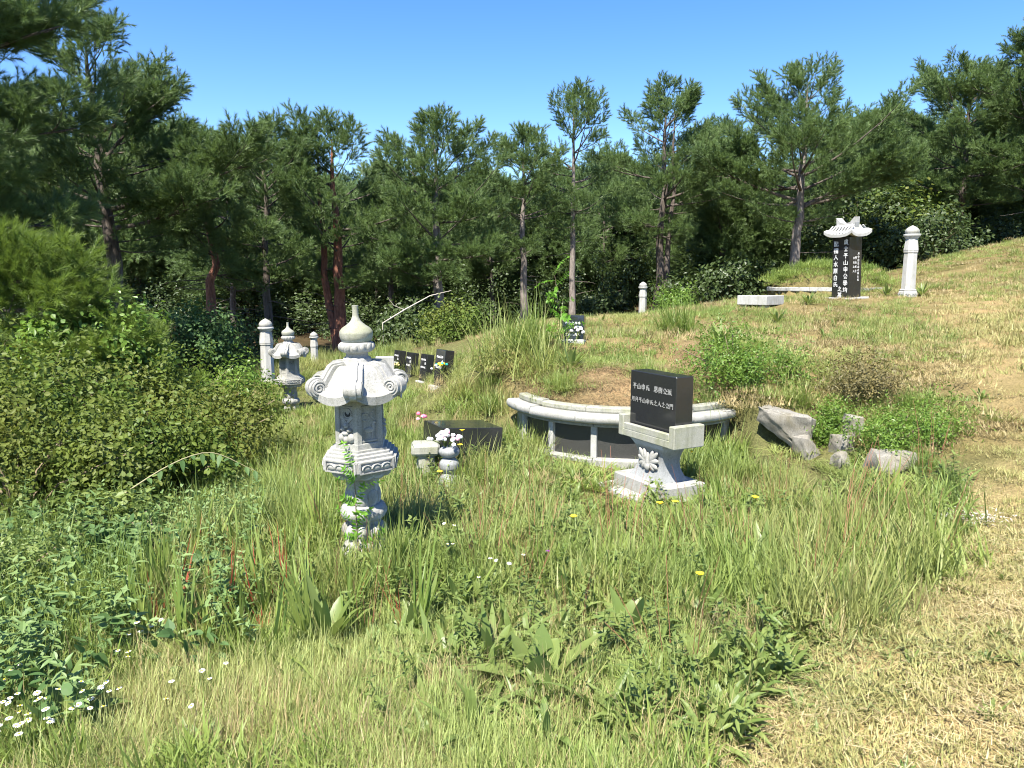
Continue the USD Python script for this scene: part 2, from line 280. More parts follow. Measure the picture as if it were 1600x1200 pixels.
# ------------------------------------------------------------------ ground sheet
_n = len(GX), len(GY)
_i, _j = np.meshgrid(np.arange(_n[0] - 1), np.arange(_n[1] - 1), indexing='ij')
_q = np.stack([_i * _n[1] + _j, (_i + 1) * _n[1] + _j, (_i + 1) * _n[1] + _j + 1, _i * _n[1] + _j + 1], -1).reshape(-1, 4)
_gp = np.stack([_gx, _gy, _gz], -1).reshape(-1, 3)
MOWN = Polygon([(1040,1300),(1105,1130),(1240,1030),(1410,930),(1490,850),(1515,790),(1570,700),(1650,640),(2200,600),(2200,1400),(1100,1400)])
HILL = Polygon([(770,600),(735,545),(800,480),(1000,470),(1150,440),(1420,430),(1480,390),(1620,355),(2200,250),(2200,600),(1650,640),(1570,700),(1450,735),(1180,640),(1130,600),(900,575)])
BARE = Polygon([(1430,470),(1700,450),(1900,600),(1560,640),(1500,560)])
_px, _py = to_px(_gp); _wob = meshkit.fbm(_gp * 1.6, 3, 31) - .5; _px = _px + _wob * 170; _py = _py + (meshkit.fbm(_gp * 1.9, 3, 37) - .5) * 90; _front = _gp[:, 1] > 1.0
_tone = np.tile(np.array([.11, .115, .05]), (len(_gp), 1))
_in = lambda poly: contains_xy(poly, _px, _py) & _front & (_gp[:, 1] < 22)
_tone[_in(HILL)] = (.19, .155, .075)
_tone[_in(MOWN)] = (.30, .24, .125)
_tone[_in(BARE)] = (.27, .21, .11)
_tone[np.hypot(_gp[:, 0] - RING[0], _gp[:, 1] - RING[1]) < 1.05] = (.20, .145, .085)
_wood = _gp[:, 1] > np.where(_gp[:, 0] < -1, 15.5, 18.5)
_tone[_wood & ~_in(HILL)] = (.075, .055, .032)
from scipy.ndimage import gaussian_filter
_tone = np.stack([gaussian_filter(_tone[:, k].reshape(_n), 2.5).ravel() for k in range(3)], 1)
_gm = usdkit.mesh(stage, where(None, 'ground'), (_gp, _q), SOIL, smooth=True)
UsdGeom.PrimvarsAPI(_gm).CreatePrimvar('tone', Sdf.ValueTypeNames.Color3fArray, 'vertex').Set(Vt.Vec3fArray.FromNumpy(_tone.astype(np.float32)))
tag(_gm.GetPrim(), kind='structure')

# ------------------------------------------------------------------ stone lanterns
S = 0.00365                                            # metres per photo pixel at the big lantern
def hex_roof(R, z_top, r_top, z_eave, lift, thick):
    """six-sided roof with concave slopes and corners that sweep up"""
    na, nr = 96, 20
    a = np.arange(na) * 2 * np.pi / na
    k = (a % (np.pi / 3)) - np.pi / 6
    corner = np.abs(k) / (np.pi / 6)
    hexr = np.cos(np.pi / 6) / np.cos(k)
    top, bot = [], []
    for t in np.linspace(0, 1, nr):
        r = (r_top + (R - r_top) * t) * hexr
        z = z_eave + (z_top - z_eave) * np.interp(t, (0, .12, .26, .42, .60, .80, 1), (1, .95, .80, .55, .30, .11, 0)) + lift * corner ** 2.4 * t ** 2
        top.append(np.stack([r * np.cos(a), r * np.sin(a), z], 1)); 
        zb = np.minimum(z - thick * (.35 + .65 * t), z_eave - thick * .75 + lift * corner ** 2.4 * t ** 2)
        bot.append(np.stack([r * .985 * np.cos(a), r * .985 * np.sin(a), zb], 1))
    rows = top + bot[::-1]
    v = np.vstack(rows); n = len(rows)
    i, j = np.meshgrid(np.arange(n), np.arange(na), indexing='ij'); ii, jj = (i + 1) % n, (j + 1) % na
    q = np.stack([i * na + j, ii * na + j, ii * na + jj, i * na + jj], -1).reshape(-1, 4)
    cap = np.array([[0, 0, z_top], ]); v = np.vstack([v, cap]); c = len(v) - 1
    f = np.vstack([q[:, [0, 1, 2]], q[:, [0, 2, 3]], np.stack([np.full(na, c), np.arange(na), (np.arange(na) + 1) % na], 1)])
    return TM(v, f)
def spiral(r0, turns, n=60):
    t = np.linspace(0, 1, n); a = t * turns * 2 * np.pi; r = r0 * (1 - t * .88)
    return np.stack([r * np.cos(a), r * np.sin(a)], 1)
def make_lantern(label, loc, rotz, fruit, rot=None):
    t = thing('stone_lantern', label, 'stone lantern', loc, rotz, rot=rot)
    def Z(y): return (885 - y) * S
    obj('base_stone', cat([loft([(.19, -.12), (.19, .02), (.175, .05)], 6), loft(smooth_prof([(.165, .045), (.16, .08), (.125, .13), (.10, .17)], 16), 48)]), GRANITE, t, 35)
    lower = loft(smooth_prof([(.095, .16), (.083, .22), (.085, .27), (.10, .30)], 16), 48)
    petals = [T(ellipsoid((0, 0, 0), (.042, .028, .045), 2), (.088 * math.cos(a), .088 * math.sin(a), .225), rz=a) for a in np.arange(8) * np.pi / 4]
    obj('lower_shaft', cat([lower] + petals), GRANITE, t, 40)
    bul = loft(smooth_prof([(.095, .29), (.122, .305), (.130, .335), (.122, .365), (.095, .38)], 20), 48)
    drops = [T(ellipsoid((0, 0, 0), (.022, .036, .03), 2), (.112 * math.cos(a), .112 * math.sin(a), .335), rz=a) for a in np.arange(12) * np.pi / 6]
    obj('shaft_ring', cat([bul] + drops), GRANITE, t, 40)
    up = loft(smooth_prof([(.090, .375), (.088, .42), (.092, .50), (.10, .545)], 20), 48)
    lot = [T(ellipsoid((0, 0, 0), (.016, .034, .05), 2), (.086 * math.cos(a), .086 * math.sin(a), .425), rz=a) for a in np.arange(8) * np.pi / 4]
    obj('upper_shaft', cat([up] + lot), GRANITE, t, 40)
    # lotus bowl under the tray: six broad scalloped petals
    bowl = loft(smooth_prof([(.10, .535), (.135, .55), (.17, .575), (.192, .60)], 16), 6)
    pet = []
    for k in range(6):
        for o in (-.5, .5):
            a = (k + .5) * np.pi / 3 + o * .5
            pet.append(T(ellipsoid((0, 0, 0), (.03, .052, .042), 2), (.142 * math.cos(a), .142 * math.sin(a), .588), rz=a))
    obj('lotus_bowl', cat([bowl] + pet), GRANITE, t, 30)
    tr = loft([(.205, .598), (.216, .602), (.222, .610), (.222, .672), (.210, .676), (.210, .690), (.190, .694), (.190, .706), (.172, .710), (.172, .722)], 6)
    frame, waves = [], []
    apo = .222 * math.cos(np.pi / 6)
    for k in range(6):
        a = (k + .5) * np.pi / 3
        for z0, z1, y0, y1 in ((.604, .611, -.1, .1), (.664, .671, -.1, .1), (.611, .664, -.106, -.092), (.611, .664, .092, .106)):
            frame.append(T(trimesh.creation.box((.010, y1 - y0, z1 - z0)), (apo + .003, (y0 + y1) / 2, (z0 + z1) / 2), rz=0))
            frame[-1] = T(frame[-1], rz=a)
        for o in (-.058, 0, .058):
            w = T(ellipsoid((0, 0, 0), (.013, .029, .020), 2), (apo, o, .634))
            w2 = tube([(apo + .012, o + .026 * math.cos(u), .630 + .021 * math.sin(u)) for u in np.linspace(0, np.pi, 9)], .004, 5); waves.append(T(cat([w, w2]), rz=a))
    tray = obj('tray', cat([tr] + frame), GRANITE, t, 25)
    for w in waves: obj('carved_wave', w, GRANITE, tray, 40)
    # light chamber
    z0, z1, R = .722, 1.005, .150
    ap = R * math.cos(np.pi / 6)
    core = loft([(R - .016, z0 - .002), (R - .020, z1)], 6)
    bars = [loft([(R, z0), (R, z0 + .03), (R - .006, z0 + .034)], 6), loft([(R - .003, z1 - .035), (R - .003, z1 + .005)], 6)]
    for k in range(6):
        a = k * np.pi / 3
        bars.append(T(loft([(.026, z0), (.024, z1)], 6), ((R - .028) * math.cos(a), (R - .028) * math.sin(a), 0)))
    ch = obj('light_chamber', cat([core] + bars), GRANITE, t, 25)
    for k in range(6):
        a = (k + .5) * np.pi / 3
        def put(m): return T(m, rz=a)
        x = ap - .017
        fr = [trimesh.creation.box((.012, .10, .008)) for _ in range(2)] + [trimesh.creation.box((.012, .008, .205)) for _ in range(2)]
        pos = [(x + .006, 0, z0 + .045), (x + .006, 0, z1 - .045), (x + .006, -.048, (z0 + z1) / 2), (x + .006, .048, (z0 + z1) / 2)]
        rim = [put(T(m, p)) for m, p in zip(fr, pos)]
        if fruit and k % 2 == 1:
            moon = Point(0, 0).buffer(.017).difference(Point(-.010, .0).buffer(.0145))
            mm = extrude(moon, .006); mm.apply_transform(trimesh.transformations.rotation_matrix(np.pi / 2, (0, 1, 0)))
            obj('window_hole', put(T(mm, (x + .0005, 0.005, z1 - .085))), DARKHOLE, ch)
            ring = T(trimesh.creation.torus(.030, .005, 24, 8), (x + .003, 0.0, z1 - .085), ry=0); ring = T(trimesh.creation.torus(.030, .005, 24, 8), ry=np.pi / 2); ring = T(ring, (x + .003, 0, z1 - .085))
            fruitset = [ring]
            for (cy, cz, ry_, rz_) in ((-.030, .075, .022, .026), (.0, .066, .020, .024), (.030, .074, .023, .028), (-.006, .100, .026, .015), (-.022, .125, .013, .012), (.020, .118, .014, .012), (.0, .145, .012, .016)):
                fruitset.append(ellipsoid((x + .010, cy, z0 + cz - .01), (.022, ry_, rz_), 2))
            for sgn in (-1, 1):
                leaf = Polygon([(0, 0), (.045, .035), (.035, .05), (.0, .014)]); lm = extrude(leaf, .010)
                v = lm.vertices.copy(); lm.vertices = np.stack([v[:, 2] + x - .001, sgn * v[:, 0], v[:, 1] + z0 + .14], 1)
                if sgn < 0: lm.invert()
                fruitset.append(lm)
            obj('carved_fruit', put(cat(fruitset)), GRANITE, ch, 50)
        elif fruit:
            deer = [ellipsoid((x + .003, .002, z0 + .105), (.009, .032, .016), 2), ellipsoid((x + .003, .027, z0 + .125), (.007, .009, .022), 2), ellipsoid((x + .003, .034, z0 + .145), (.007, .013, .008), 2)]
            for cy in (-.025, -.017, .018, .026): deer.append(T(trimesh.creation.box((.012, .006, .045)), (x + .002, cy, z0 + .08)))
            deer.append(tube([(x + .003, -.03 + .02 * math.cos(u) + .01, z0 + .178 + .020 * math.sin(u)) for u in np.linspace(0, 5.2, 20)], .0055, 6))
            deer.append(tube([(x + .003, .02 + .008 * math.sin(v * 9), z0 + .155 + v * .06) for v in np.linspace(0, 1, 12)], .005, 6))
            obj('carved_animal', put(cat(deer)), GRANITE, ch, 50)
        else:
            pan = Polygon([(-.042, -.062), (.042, -.062), (.042, .062), (-.042, .062)])
            holes = union_all([Point(u * .021 + (v % 2) * .0105 - .031, v * .018 - .054).buffer(.0075) for u in range(4) for v in range(7)])
            lm = extrude(pan.difference(holes), .010); v = lm.vertices.copy(); lm.vertices = np.stack([v[:, 2] + x - .001, v[:, 0], v[:, 1] + (z0 + z1) / 2 + .01], 1)
            obj('window_hole', put(T(trimesh.creation.box((.003, .084, .124)), (x - .0005, 0, (z0 + z1) / 2 + .01))), DARKHOLE, ch)
            obj('lattice', put(lm), GRANITE, ch)
        obj('panel_frame', put(T(cat([T(m, rz=-a) for m in rim]))), GRANITE, ch)
    # roof with six ridge bands that curl into scrolls
    roof = obj('roof', hex_roof(.278, 1.185, .145, 1.03, .05, .045), GRANITE, t, 35)
    ridge = LineString([(.10, 1.170), (.142, 1.165), (.160, 1.140), (.180, 1.108), (.205, 1.075), (.243, 1.054)]).buffer(.024)
    vol = union_all([ridge, Point(.243, 1.074).buffer(.047)])
    for k in range(6):
        a = k * np.pi / 3
        m = extrude(vol.buffer(-.004).buffer(.004), .088); v = m.vertices.copy(); m.vertices = np.stack([v[:, 0], v[:, 2] - .044, v[:, 1]], 1); m.invert()
        inner = [m]
        c = extrude(vol.buffer(.008), .036); v = c.vertices.copy(); c.vertices = np.stack([v[:, 0], v[:, 2] - .018, v[:, 1]], 1); c.invert(); inner.append(c)
        for sy in (-.045, .045):
            sp = spiral(.041, 2.3); inner.append(tube([(.243 - u, sy, 1.074 + w) for u, w in sp], .0062, 6))
        obj('ridge_scroll', T(cat(inner), rz=a), GRANITE, roof, 40)
    # finial
    obj('finial_collar', loft(smooth_prof([(.135, 1.18), (.088, 1.188), (.080, 1.20), (.076, 1.215), (.062, 1.228), (.060, 1.240), (.070, 1.252)], 24), 48), GRANITE, t, 40)
    band = loft(smooth_prof([(.068, 1.248), (.088, 1.258), (.094, 1.280), (.092, 1.298), (.082, 1.306)], 20), 48)
    beads = [T(ellipsoid((0, 0, 0), (.014, .017, .021), 2), (.088 * math.cos(a), .088 * math.sin(a), 1.280), rz=a) for a in np.arange(14) * 2 * np.pi / 14]
    obj('finial_lotus', cat([band] + beads), GRANITE, t, 45)
    obj('finial_bud', loft(smooth_prof([(.070, 1.304), (.078, 1.31), (.090, 1.335), (.092, 1.355), (.080, 1.378), (.050, 1.400), (.026, 1.425), (.017, 1.455), (.0165, 1.49), (.018, 1.505), (.0, 1.506)], 44), 48), GRANITE_MOSSY, t, 60)
    return t
p = on_ground(572, 4.12)
make_lantern('large carved stone lantern in the foreground, young locust leaves climbing its shaft', p + [0, 0, -.01], math.radians(-84.5), True, rot=(0.6, 1.6, -84.5))
p = on_ground(455, 10.9)
make_lantern('smaller stone lantern with pierced lattice windows, in the grass beside two pillars', p + [0, 0, -.19], math.radians(-88), False)

# ------------------------------------------------------------------ memorial posts
def make_post(label, loc, rotz=0, scale=1.0):
    t = thing('memorial_post', label, 'stone post', loc, rotz, scale=scale)
    obj('plinth', loft([(.17, -.25), (.17, .16), (.16, .175)], 8, np.pi / 8), GRANITE_WHITE, t, 20)
    zig = []
    for k in range(8):
        a = k * np.pi / 4
        zig.append(T(tube([(.160, -.045, .11), (.160, -.02, .135), (.160, 0, .10), (.160, .02, .135), (.160, .045, .11)], .008, 5), rz=a))
    obj('carved_zigzag', cat(zig), GRANITE_GREY, t)
    obj('shaft', loft([(.150, .172), (.158, .20), (.132, .22), (.120, .90), (.132, .905), (.132, .94), (.128, .945)], 8, np.pi / 8), GRANITE_WHITE, t, 20)
    obj('upper_shaft', loft([(.136, .943), (.112, 1.14), (.10, 1.16)], 8, np.pi / 8), GRANITE_WHITE, t, 20)
    obj('collar', loft(smooth_prof([(.095, 1.155), (.112, 1.17), (.130, 1.20), (.150, 1.215), (.150, 1.238), (.125, 1.25)], 20), 32), GRANITE_WHITE, t, 40)
    obj('bud', loft(smooth_prof([(.105, 1.247), (.122, 1.27), (.126, 1.295), (.112, 1.335), (.075, 1.372), (.03, 1.398), (.0, 1.415)], 30), 32), GRANITE, t, 60)
    return t
POSTS = 'carved stone memorial posts'
p0 = hit(1418, 463)
post = make_post('tall white stone post on the right of the black stele', p0 + [0, 0, -.08], .3)
copy_of(post, 'stone post left of the small lantern, nearer of the pair', on_ground(419, 13.2) + [0, 0, -.17], .5, .92)
q = at(490, 518, 15.0); copy_of(post, 'short far stone post just right of the small lantern', (q[0], q[1], q[2] - 1.415 * .62), .2, .62)
q = at(1005, 440, 17.6); copy_of(post, 'lone stone post on the crest of the slope under the slender pines', (q[0], q[1], q[2] - 1.415 * .72), .1, .72)

# ------------------------------------------------------------------ written strokes
G = {
'平': [[(1.5,9),(8.5,9)],[(3,7.8),(3.8,6)],[(7,7.8),(6.2,6)],[(.5,5),(9.5,5)],[(5,9),(5,.3)]],
'山': [[(5,9.5),(5,1)],[(1,6.5),(1,1),(9,1),(9,6.5)]],
'申': [[(1.5,8),(1.5,2.5),(8.5,2.5),(8.5,8),(1.5,8)],[(1.5,5.2),(8.5,5.2)],[(5,10),(5,0)]],
'氏': [[(8,9.3),(2,8),(2,1),(4,2)],[(2,5),(9,5)],[(5,8.6),(6,4),(8,1),(9.3,1),(9.3,2.5)]],
'公': [[(4,9),(1,5)],[(6,9),(9,5)],[(5,5),(2.5,1),(7.5,1.5)],[(6.5,3),(8.3,.5)]],
'士': [[(1,6.5),(9,6.5)],[(5,9.5),(5,1)],[(2,1),(8,1)]],
'處': [[(5,10),(5,8.2)],[(5,9),(8,9)],[(1.5,7.8),(9,7.8),(8.6,6.8)],[(1.5,7.8),(1,1)],[(3,6.3),(8,6.8)],[(5.3,7.4),(5.3,5.2),(8,5.4)],[(4,4.8),(2,1.8)],[(3.6,4),(5.2,4),(3,.8)],[(3.5,2.5),(9.5,.4)],[(6,4.5),(6,2),(8.2,4.5),(8.2,2)]],
'學': [[(2,9.5),(1.5,6)],[(8,9.5),(8.5,6)],[(4,9.8),(6,8.2)],[(6,9.8),(4,8.2)],[(4,8),(6,6.4)],[(6,8),(4,6.4)],[(.8,4.2),(.8,5.6),(9.2,5.6),(9.2,4.2)],[(2.8,4.4),(7.2,4.4),(5,3)],[(5,3.2),(5,0),(4,.5)],[(1,2.4),(9,2.4)]],
'均': [[(.5,6.5),(4,6.5)],[(2.2,9),(2.2,2)],[(.3,1.8),(4.2,2.8)],[(6,9.5),(4.8,6.5)],[(5.6,7.8),(9.3,7.8),(9,.5),(7.6,1)],[(5.8,5.5),(7.6,5.5)],[(5.5,3),(7.8,3.6)]],
'配': [[(.5,9),(4.8,9)],[(.8,7),(.8,.5),(4.6,.5),(4.6,7),(.8,7)],[(2,9),(2,5)],[(3.3,9),(3.3,4.5)],[(.8,2.5),(4.6,2.5)],[(5.8,8.5),(9,8.5),(9,5.2),(5.8,5.2),(5.8,1),(9.6,1),(9.6,2.6)]],
'孺': [[(.5,8.5),(3.5,8.5),(2,6.8)],[(2,7),(2,.5),(1.2,1)],[(.2,4.5),(3.8,4.5)],[(4.8,9.4),(9.2,9.4)],[(4.5,7),(4.5,8.2),(9.5,8.2),(9.5,7)],[(7,9.4),(7,6)],[(5.4,7),(6.3,7)],[(7.7,7),(8.6,7)],[(4.6,5),(9.4,5)],[(4.8,.3),(4.8,3.8),(9.2,3.8),(9.2,.3)],[(6.3,3.8),(6.3,.8)],[(7.8,3.8),(7.8,.8)]],
'人': [[(5,9.5),(4.5,6),(.8,.8)],[(5,6.2),(9.3,.8)]],
'水': [[(5,9.8),(5,.5),(4,1.2)],[(1,6.6),(4,6.6),(1,1.8)],[(8.5,8),(5.3,5.4)],[(5.4,5.4),(9.4,1.2)]],
'原': [[(1,9),(9.3,9)],[(1.6,9),(1.4,4),(.5,.6)],[(5.5,9),(4.8,7.6)],[(3,7.4),(3,4),(8.2,4),(8.2,7.4),(3,7.4)],[(3,5.7),(8.2,5.7)],[(5.6,4),(5.6,.4)],[(3.8,3),(2.4,1.2)],[(7.2,3),(8.8,1.2)]],
'白': [[(5,10),(4,8.2)],[(2,8),(2,.6),(8,.6),(8,8),(2,8)],[(2,4.4),(8,4.4)]],
'之': [[(4.6,9.6),(5.6,8.2)],[(1.8,7),(8,7),(2.2,1.8)],[(.6,1),(2.4,1.8),(9.6,.6)]],
'墓': [[(.8,8.8),(9.2,8.8)],[(3.2,9.8),(3.2,7.8)],[(6.8,9.8),(6.8,7.8)],[(2.8,7.3),(2.8,4.8),(7.2,4.8),(7.2,7.3),(2.8,7.3)],[(2.8,6),(7.2,6)],[(1,4),(9,4)],[(4.6,4.6),(1,2)],[(5.6,4),(9.2,2.2)],[(2.6,1.6),(7.4,1.6)],[(5,2.8),(5,.3)],[(1,.3),(9,.3)]],
'恩': [[(2,9.5),(2,5.2),(8,5.2),(8,9.5),(2,9.5)],[(3.2,8),(6.8,8)],[(5,9),(3.3,6)],[(5,7.8),(6.6,6)],[(1.2,3.6),(.6,1.6)],[(3,3.8),(3,1),(7,.6),(7.6,2)],[(4.6,4),(5.4,2.8)],[(8,4),(9.2,2.4)]],
'樹': [[(.3,7),(3.2,7)],[(1.8,9.8),(1.8,.3)],[(1.8,6.5),(.4,3.5)],[(3.8,8.5),(6.2,8.5)],[(5,9.8),(5,7.2)],[(3.8,7.2),(6.2,7.2)],[(4,5.8),(4,4),(6,4),(6,5.8),(4,5.8)],[(3.5,1.2),(6.4,1.6)],[(6.6,6.5),(9.6,6.5)],[(8.6,9.5),(8.6,.5),(7.8,1)],[(7,4.8),(7.6,3.6)]],
'派': [[(.8,9),(1.8,8)],[(.4,6.4),(1.4,5.6)],[(.6,1),(2,4)],[(9,9.4),(3.6,8.4),(3.4,4),(2.4,.8)],[(8.6,7),(5,6.6),(5,1),(6,2)],[(6.2,6.5),(7,3),(9.6,.6)],[(9,4.6),(7.2,3)]],
'月': [[(2.5,9),(2.5,3),(1,.5)],[(2.5,9),(8,9),(8,.6),(6.8,1)],[(2.5,6.3),(8,6.3)],[(2.5,3.8),(8,3.8)]],
'門': [[(1,9.5),(1,.3)],[(1,9.5),(4.2,9.5),(4.2,6),(1,6)],[(1,7.8),(4.2,7.8)],[(9,9.5),(9,.3),(8,.8)],[(9,9.5),(5.8,9.5),(5.8,6),(9,6)],[(5.8,7.8),(9,7.8)]],
'中': [[(1.5,7.5),(1.5,3.5),(8.5,3.5),(8.5,7.5),(1.5,7.5)],[(5,9.8),(5,0)]],
}
def write(chars, cells, size, weight=.55, depth=.003):
    """strokes in the xy plane: each character in its cell (x, y of the lower left corner, size)"""
    out = []
    for c, (x, y) in zip(chars, cells):
        sh = union_all([LineString(l).buffer(weight, quad_segs=2, join_style=1) for l in G[c]])
        m = extrude(sh.simplify(.05), depth * 10 / size); m.apply_scale((size / 10, size / 10, size / 10)); m.apply_translation((x, y, 0)); out.append(m)
    return cat(out)
def stand(m, nx=(0, 1)):
    """turns the xy drawing plane upright: drawing x stays x, drawing y becomes z, its depth faces -y"""
    v = m.vertices.copy(); m = m.copy(); m.vertices = np.stack([v[:, 0], -v[:, 2], v[:, 1]], 1); return m

# ------------------------------------------------------------------ headstone with cradle and pedestal (local -y is its written face)
hp = on_ground(1022, 5.25)
hyaw = -math.radians(62)
ht = thing('headstone', 'black polished headstone held in a pale granite cradle on a carved pedestal', 'headstone', (1.12, 5.5, hp[2]), rot=(0, 0, math.degrees(hyaw)))
obj('ground_slab', T(bevel_box(.78, .56, .16), (0, -.03, -.12)), GRANITE_WHITE, ht)
obj('plinth', T(bevel_box(.60, .40, .105), (0, 0, .035)), GRANITE, ht)
def flared(w, d, z0, z1, flare):
    n = 14; rows = []
    for t in np.linspace(0, 1, n):
        k = flare * (2 * t - 1) ** 2 * (1.0 if t > .5 else 1.0)
        rows.append(np.array([(-1, -1), (1, -1), (1, 1), (-1, 1)]) * [w / 2 - flare + k, d / 2 - flare + k])
    v = np.vstack([np.c_[r, np.full(4, z0 + (z1 - z0) * t)] for r, t in zip(rows, np.linspace(0, 1, n))])
    i, j = np.meshgrid(np.arange(n - 1), np.arange(4), indexing='ij'); jn = (j + 1) % 4
    q = np.stack([i * 4 + j, i * 4 + jn, (i + 1) * 4 + jn, (i + 1) * 4 + j], -1).reshape(-1, 4)
    m = TM(v, np.vstack([q[:, [0, 1, 2]], q[:, [0, 2, 3]], [[0, 2, 1], [0, 3, 2]], [[len(v) - 4, len(v) - 3, len(v) - 2], [len(v) - 4, len(v) - 2, len(v) - 1]]]))
    return m
ped = obj('pedestal', flared(.385, .26, .138, .425, .05), GRANITE_GREY, ht, 30)
carve = []
for s in (-1, 1):
    for ang, L in ((.25, .11), (.75, .13), (1.2, .10), (-.35, .10), (-.8, .08)):
        lf = ellipsoid((0, 0, 0), (L / 2, .014, .020), 2); lf = T(lf, ry=-ang); lf = T(lf, (.02 + L / 2 * math.cos(ang) * .9, 0, L / 2 * math.sin(ang)))
        if s < 0: lf.vertices[:, 0] *= -1; lf.invert()
        carve.append(T(lf, (0, -.104, .27)))
carve += [ellipsoid((0, -.108, .28), (.020, .018, .065), 2), ellipsoid((0, -.112, .235), (.03, .018, .03), 2)]
obj('carved_leaves', cat(carve), GRANITE, ped, 50)
obj('cradle_floor', T(bevel_box(.66, .28, .055, .005), (0, 0, .428)), GRANITE_MOSSY, ht)
for s in (-1, 1): obj('cradle_arm', T(bevel_box(.062, .284, .165, .006), (s * .301, 0, .426)), GRANITE_MOSSY, ht)
for s in (-1, 1): obj('cradle_rail', T(bevel_box(.536, .035, .05, .005), (0, s * .122, .481)), GRANITE_MOSSY, ht)
st = obj('stone_slab', T(bevel_box(.535, .16, .455, .004), (0, 0, .484)), BLACK, ht)
line1 = write('平山申氏恩樹公派', [(-.235 + i * .052 + (.045 if i > 3 else 0), .80) for i in range(8)], .046, .42)
line2 = write('月月平山申氏之人之公門', [(-.25 + i * .045, .70) for i in range(11)], .040, .36)
for ln in (line1, line2): obj('inscription', T(stand(ln), (0, -.0802, 0)), LETTER_GREY, st)

# ------------------------------------------------------------------ round tombs
def arc_block(r0, r1, z0, z1, a0, a1, n=5, bev=.012, round_out=False):
    """a curved stone block between two radii, joints bevelled"""
    a = np.linspace(a0, a1, n)
    if round_out: sec = [(r0, z0), (r1 - .02, z0), (r1 - .004, z0 + .018), (r1, (z0 + z1) / 2), (r1 - .004, z1 - .018), (r1 - .02, z1), (r0, z1)]
    else: sec = [(r0, z0), (r1 - bev * .4, z0), (r1, z0 + bev), (r1, z1 - bev), (r1 - bev, z1), (r0, z1)]
    sec = np.array(sec, float); k = len(sec)
    v = np.stack([sec[None, :, 0] * np.cos(a)[:, None], sec[None, :, 0] * np.sin(a)[:, None], np.broadcast_to(sec[None, :, 1], (n, k))], -1).reshape(-1, 3)
    i, j = np.meshgrid(np.arange(n - 1), np.arange(k), indexing='ij'); jn = (j + 1) % k
    q = np.stack([i * k + j, (i + 1) * k + j, (i + 1) * k + jn, i * k + jn], -1).reshape(-1, 4)
    f = [q[:, [0, 2, 1]], q[:, [0, 3, 2]]]
    c = np.arange(1, k - 1)
    f += [np.stack([np.zeros_like(c), c, c + 1], 1), np.stack([np.full_like(c, (n - 1) * k), (n - 1) * k + c + 1, (n - 1) * k + c], 1)]
    m = TM(v, np.vstack(f)); m.fix_normals(); return m
rng = np.random.default_rng(11)
gz = -.03
tomb = thing('round_tomb', 'round tomb ringed by dark stone panels under an overhanging granite coping, behind the headstone', 'tomb', (RING[0], RING[1], gz))
SEG = np.pi / 8
A0 = math.radians(202.5)
for k in range(5):
    a0 = A0 + k * SEG; j = rng.uniform(-.003, .003)
    obj('plinth_stone', arc_block(.95, 1.165 + j, -.15, .075, a0 + .004, a0 + SEG - .004), GRANITE, tomb)
    obj('frieze_stone', arc_block(.99, 1.15, .357, .394, a0 + .003, a0 + SEG - .003), GRANITE_GREY, tomb)
    obj('stone_panel', T(T(T(bevel_box(.40, .03, .283, .003), rz=np.pi / 2), (1.065, 0, .0735)), rz=a0 + SEG / 2), BLACK_DUSTY, tomb)
for k in range(6):
    obj('pillar', T(T(T(bevel_box(.055, .05, .285, .004), rz=np.pi / 2), (1.105, 0, .073)), rz=A0 + k * SEG), GRANITE_WHITE, tomb)
for a0, a1 in ((math.radians(190), A0), (A0 + 5 * SEG, A0 + 5 * SEG + .22)): obj('end_stone', arc_block(.98, 1.12, -.15, .392, a0 + .03, a1 - .03), GRANITE_MOSSY, tomb)
for k in range(5):
    w = math.radians(124) / 5; a0 = math.radians(191) + k * w; j = rng.uniform(-.003, .003)
    obj('coping_stone', arc_block(1.0, 1.225 + j, .397 + j, .478 + j, a0 + .0015, a0 + w - .0015, 7, round_out=True), GRANITE, tomb, 50)
    obj('kerb_stone', arc_block(1.03, 1.115 - j, .480 + j, .535 + 2 * j, a0 + .05 + .002, a0 + .05 + w - .002), GRANITE_MOSSY, tomb)

tomb2 = thing('round_tomb', 'grassy round tomb with a low curved granite kerb behind the black stele', 'tomb', (FAR[0], FAR[1], 1.36))
for k in range(14):
    a0 = k * 2 * np.pi / 14; j = rng.uniform(-.004, .004)
    obj('kerb_stone', arc_block(1.12, 1.30 + j, .0 + j, .085 + j, a0 + .003, a0 + 2 * np.pi / 14 - .003), GRANITE_WHITE, tomb2)
    obj('footing_stone', arc_block(1.05, 1.24 + j, -.35, -.002 + j, a0 + .1, a0 + .1 + 2 * np.pi / 14 - .004), BLACK_DUSTY if False else GRANITE_GREY, tomb2)

# ------------------------------------------------------------------ black stele with a roof
sp_ = hit(1322, 466)
syaw = -math.radians(64)
stele = thing('stele', 'tall black stele with white lettering under a small white tiled stone roof', 'stele', sp_ + [0, 0, -.06], rot=(3.0, 0, math.degrees(syaw)))
W, D, H = .39, .33, 1.22
obj('stele_base', T(bevel_box(W + .22, D + .22, .14, .01), (0, 0, -.06)), GRANITE_WHITE, stele)
sl = obj('stone_shaft', T(bevel_box(W, D, H - .08, .004), (0, 0, .08)), BLACK, stele)
col1 = '處士平山申公學均'; col2 = '配孺人水原白氏'; col3 = '之墓'
c = [(.06, H - .14 - i * .128) for i in range(8)]
obj('inscription', T(stand(write(col1, c, .10, .62)), (0, -D / 2 - .0002, 0)), LETTER, sl)
c = [(-.165, H - .17 - i * .128) for i in range(7)]
obj('inscription', T(stand(write(col2, c, .10, .62)), (0, -D / 2 - .0002, 0)), LETTER, sl)
c = [(-.06, .20), (-.06, .085)]
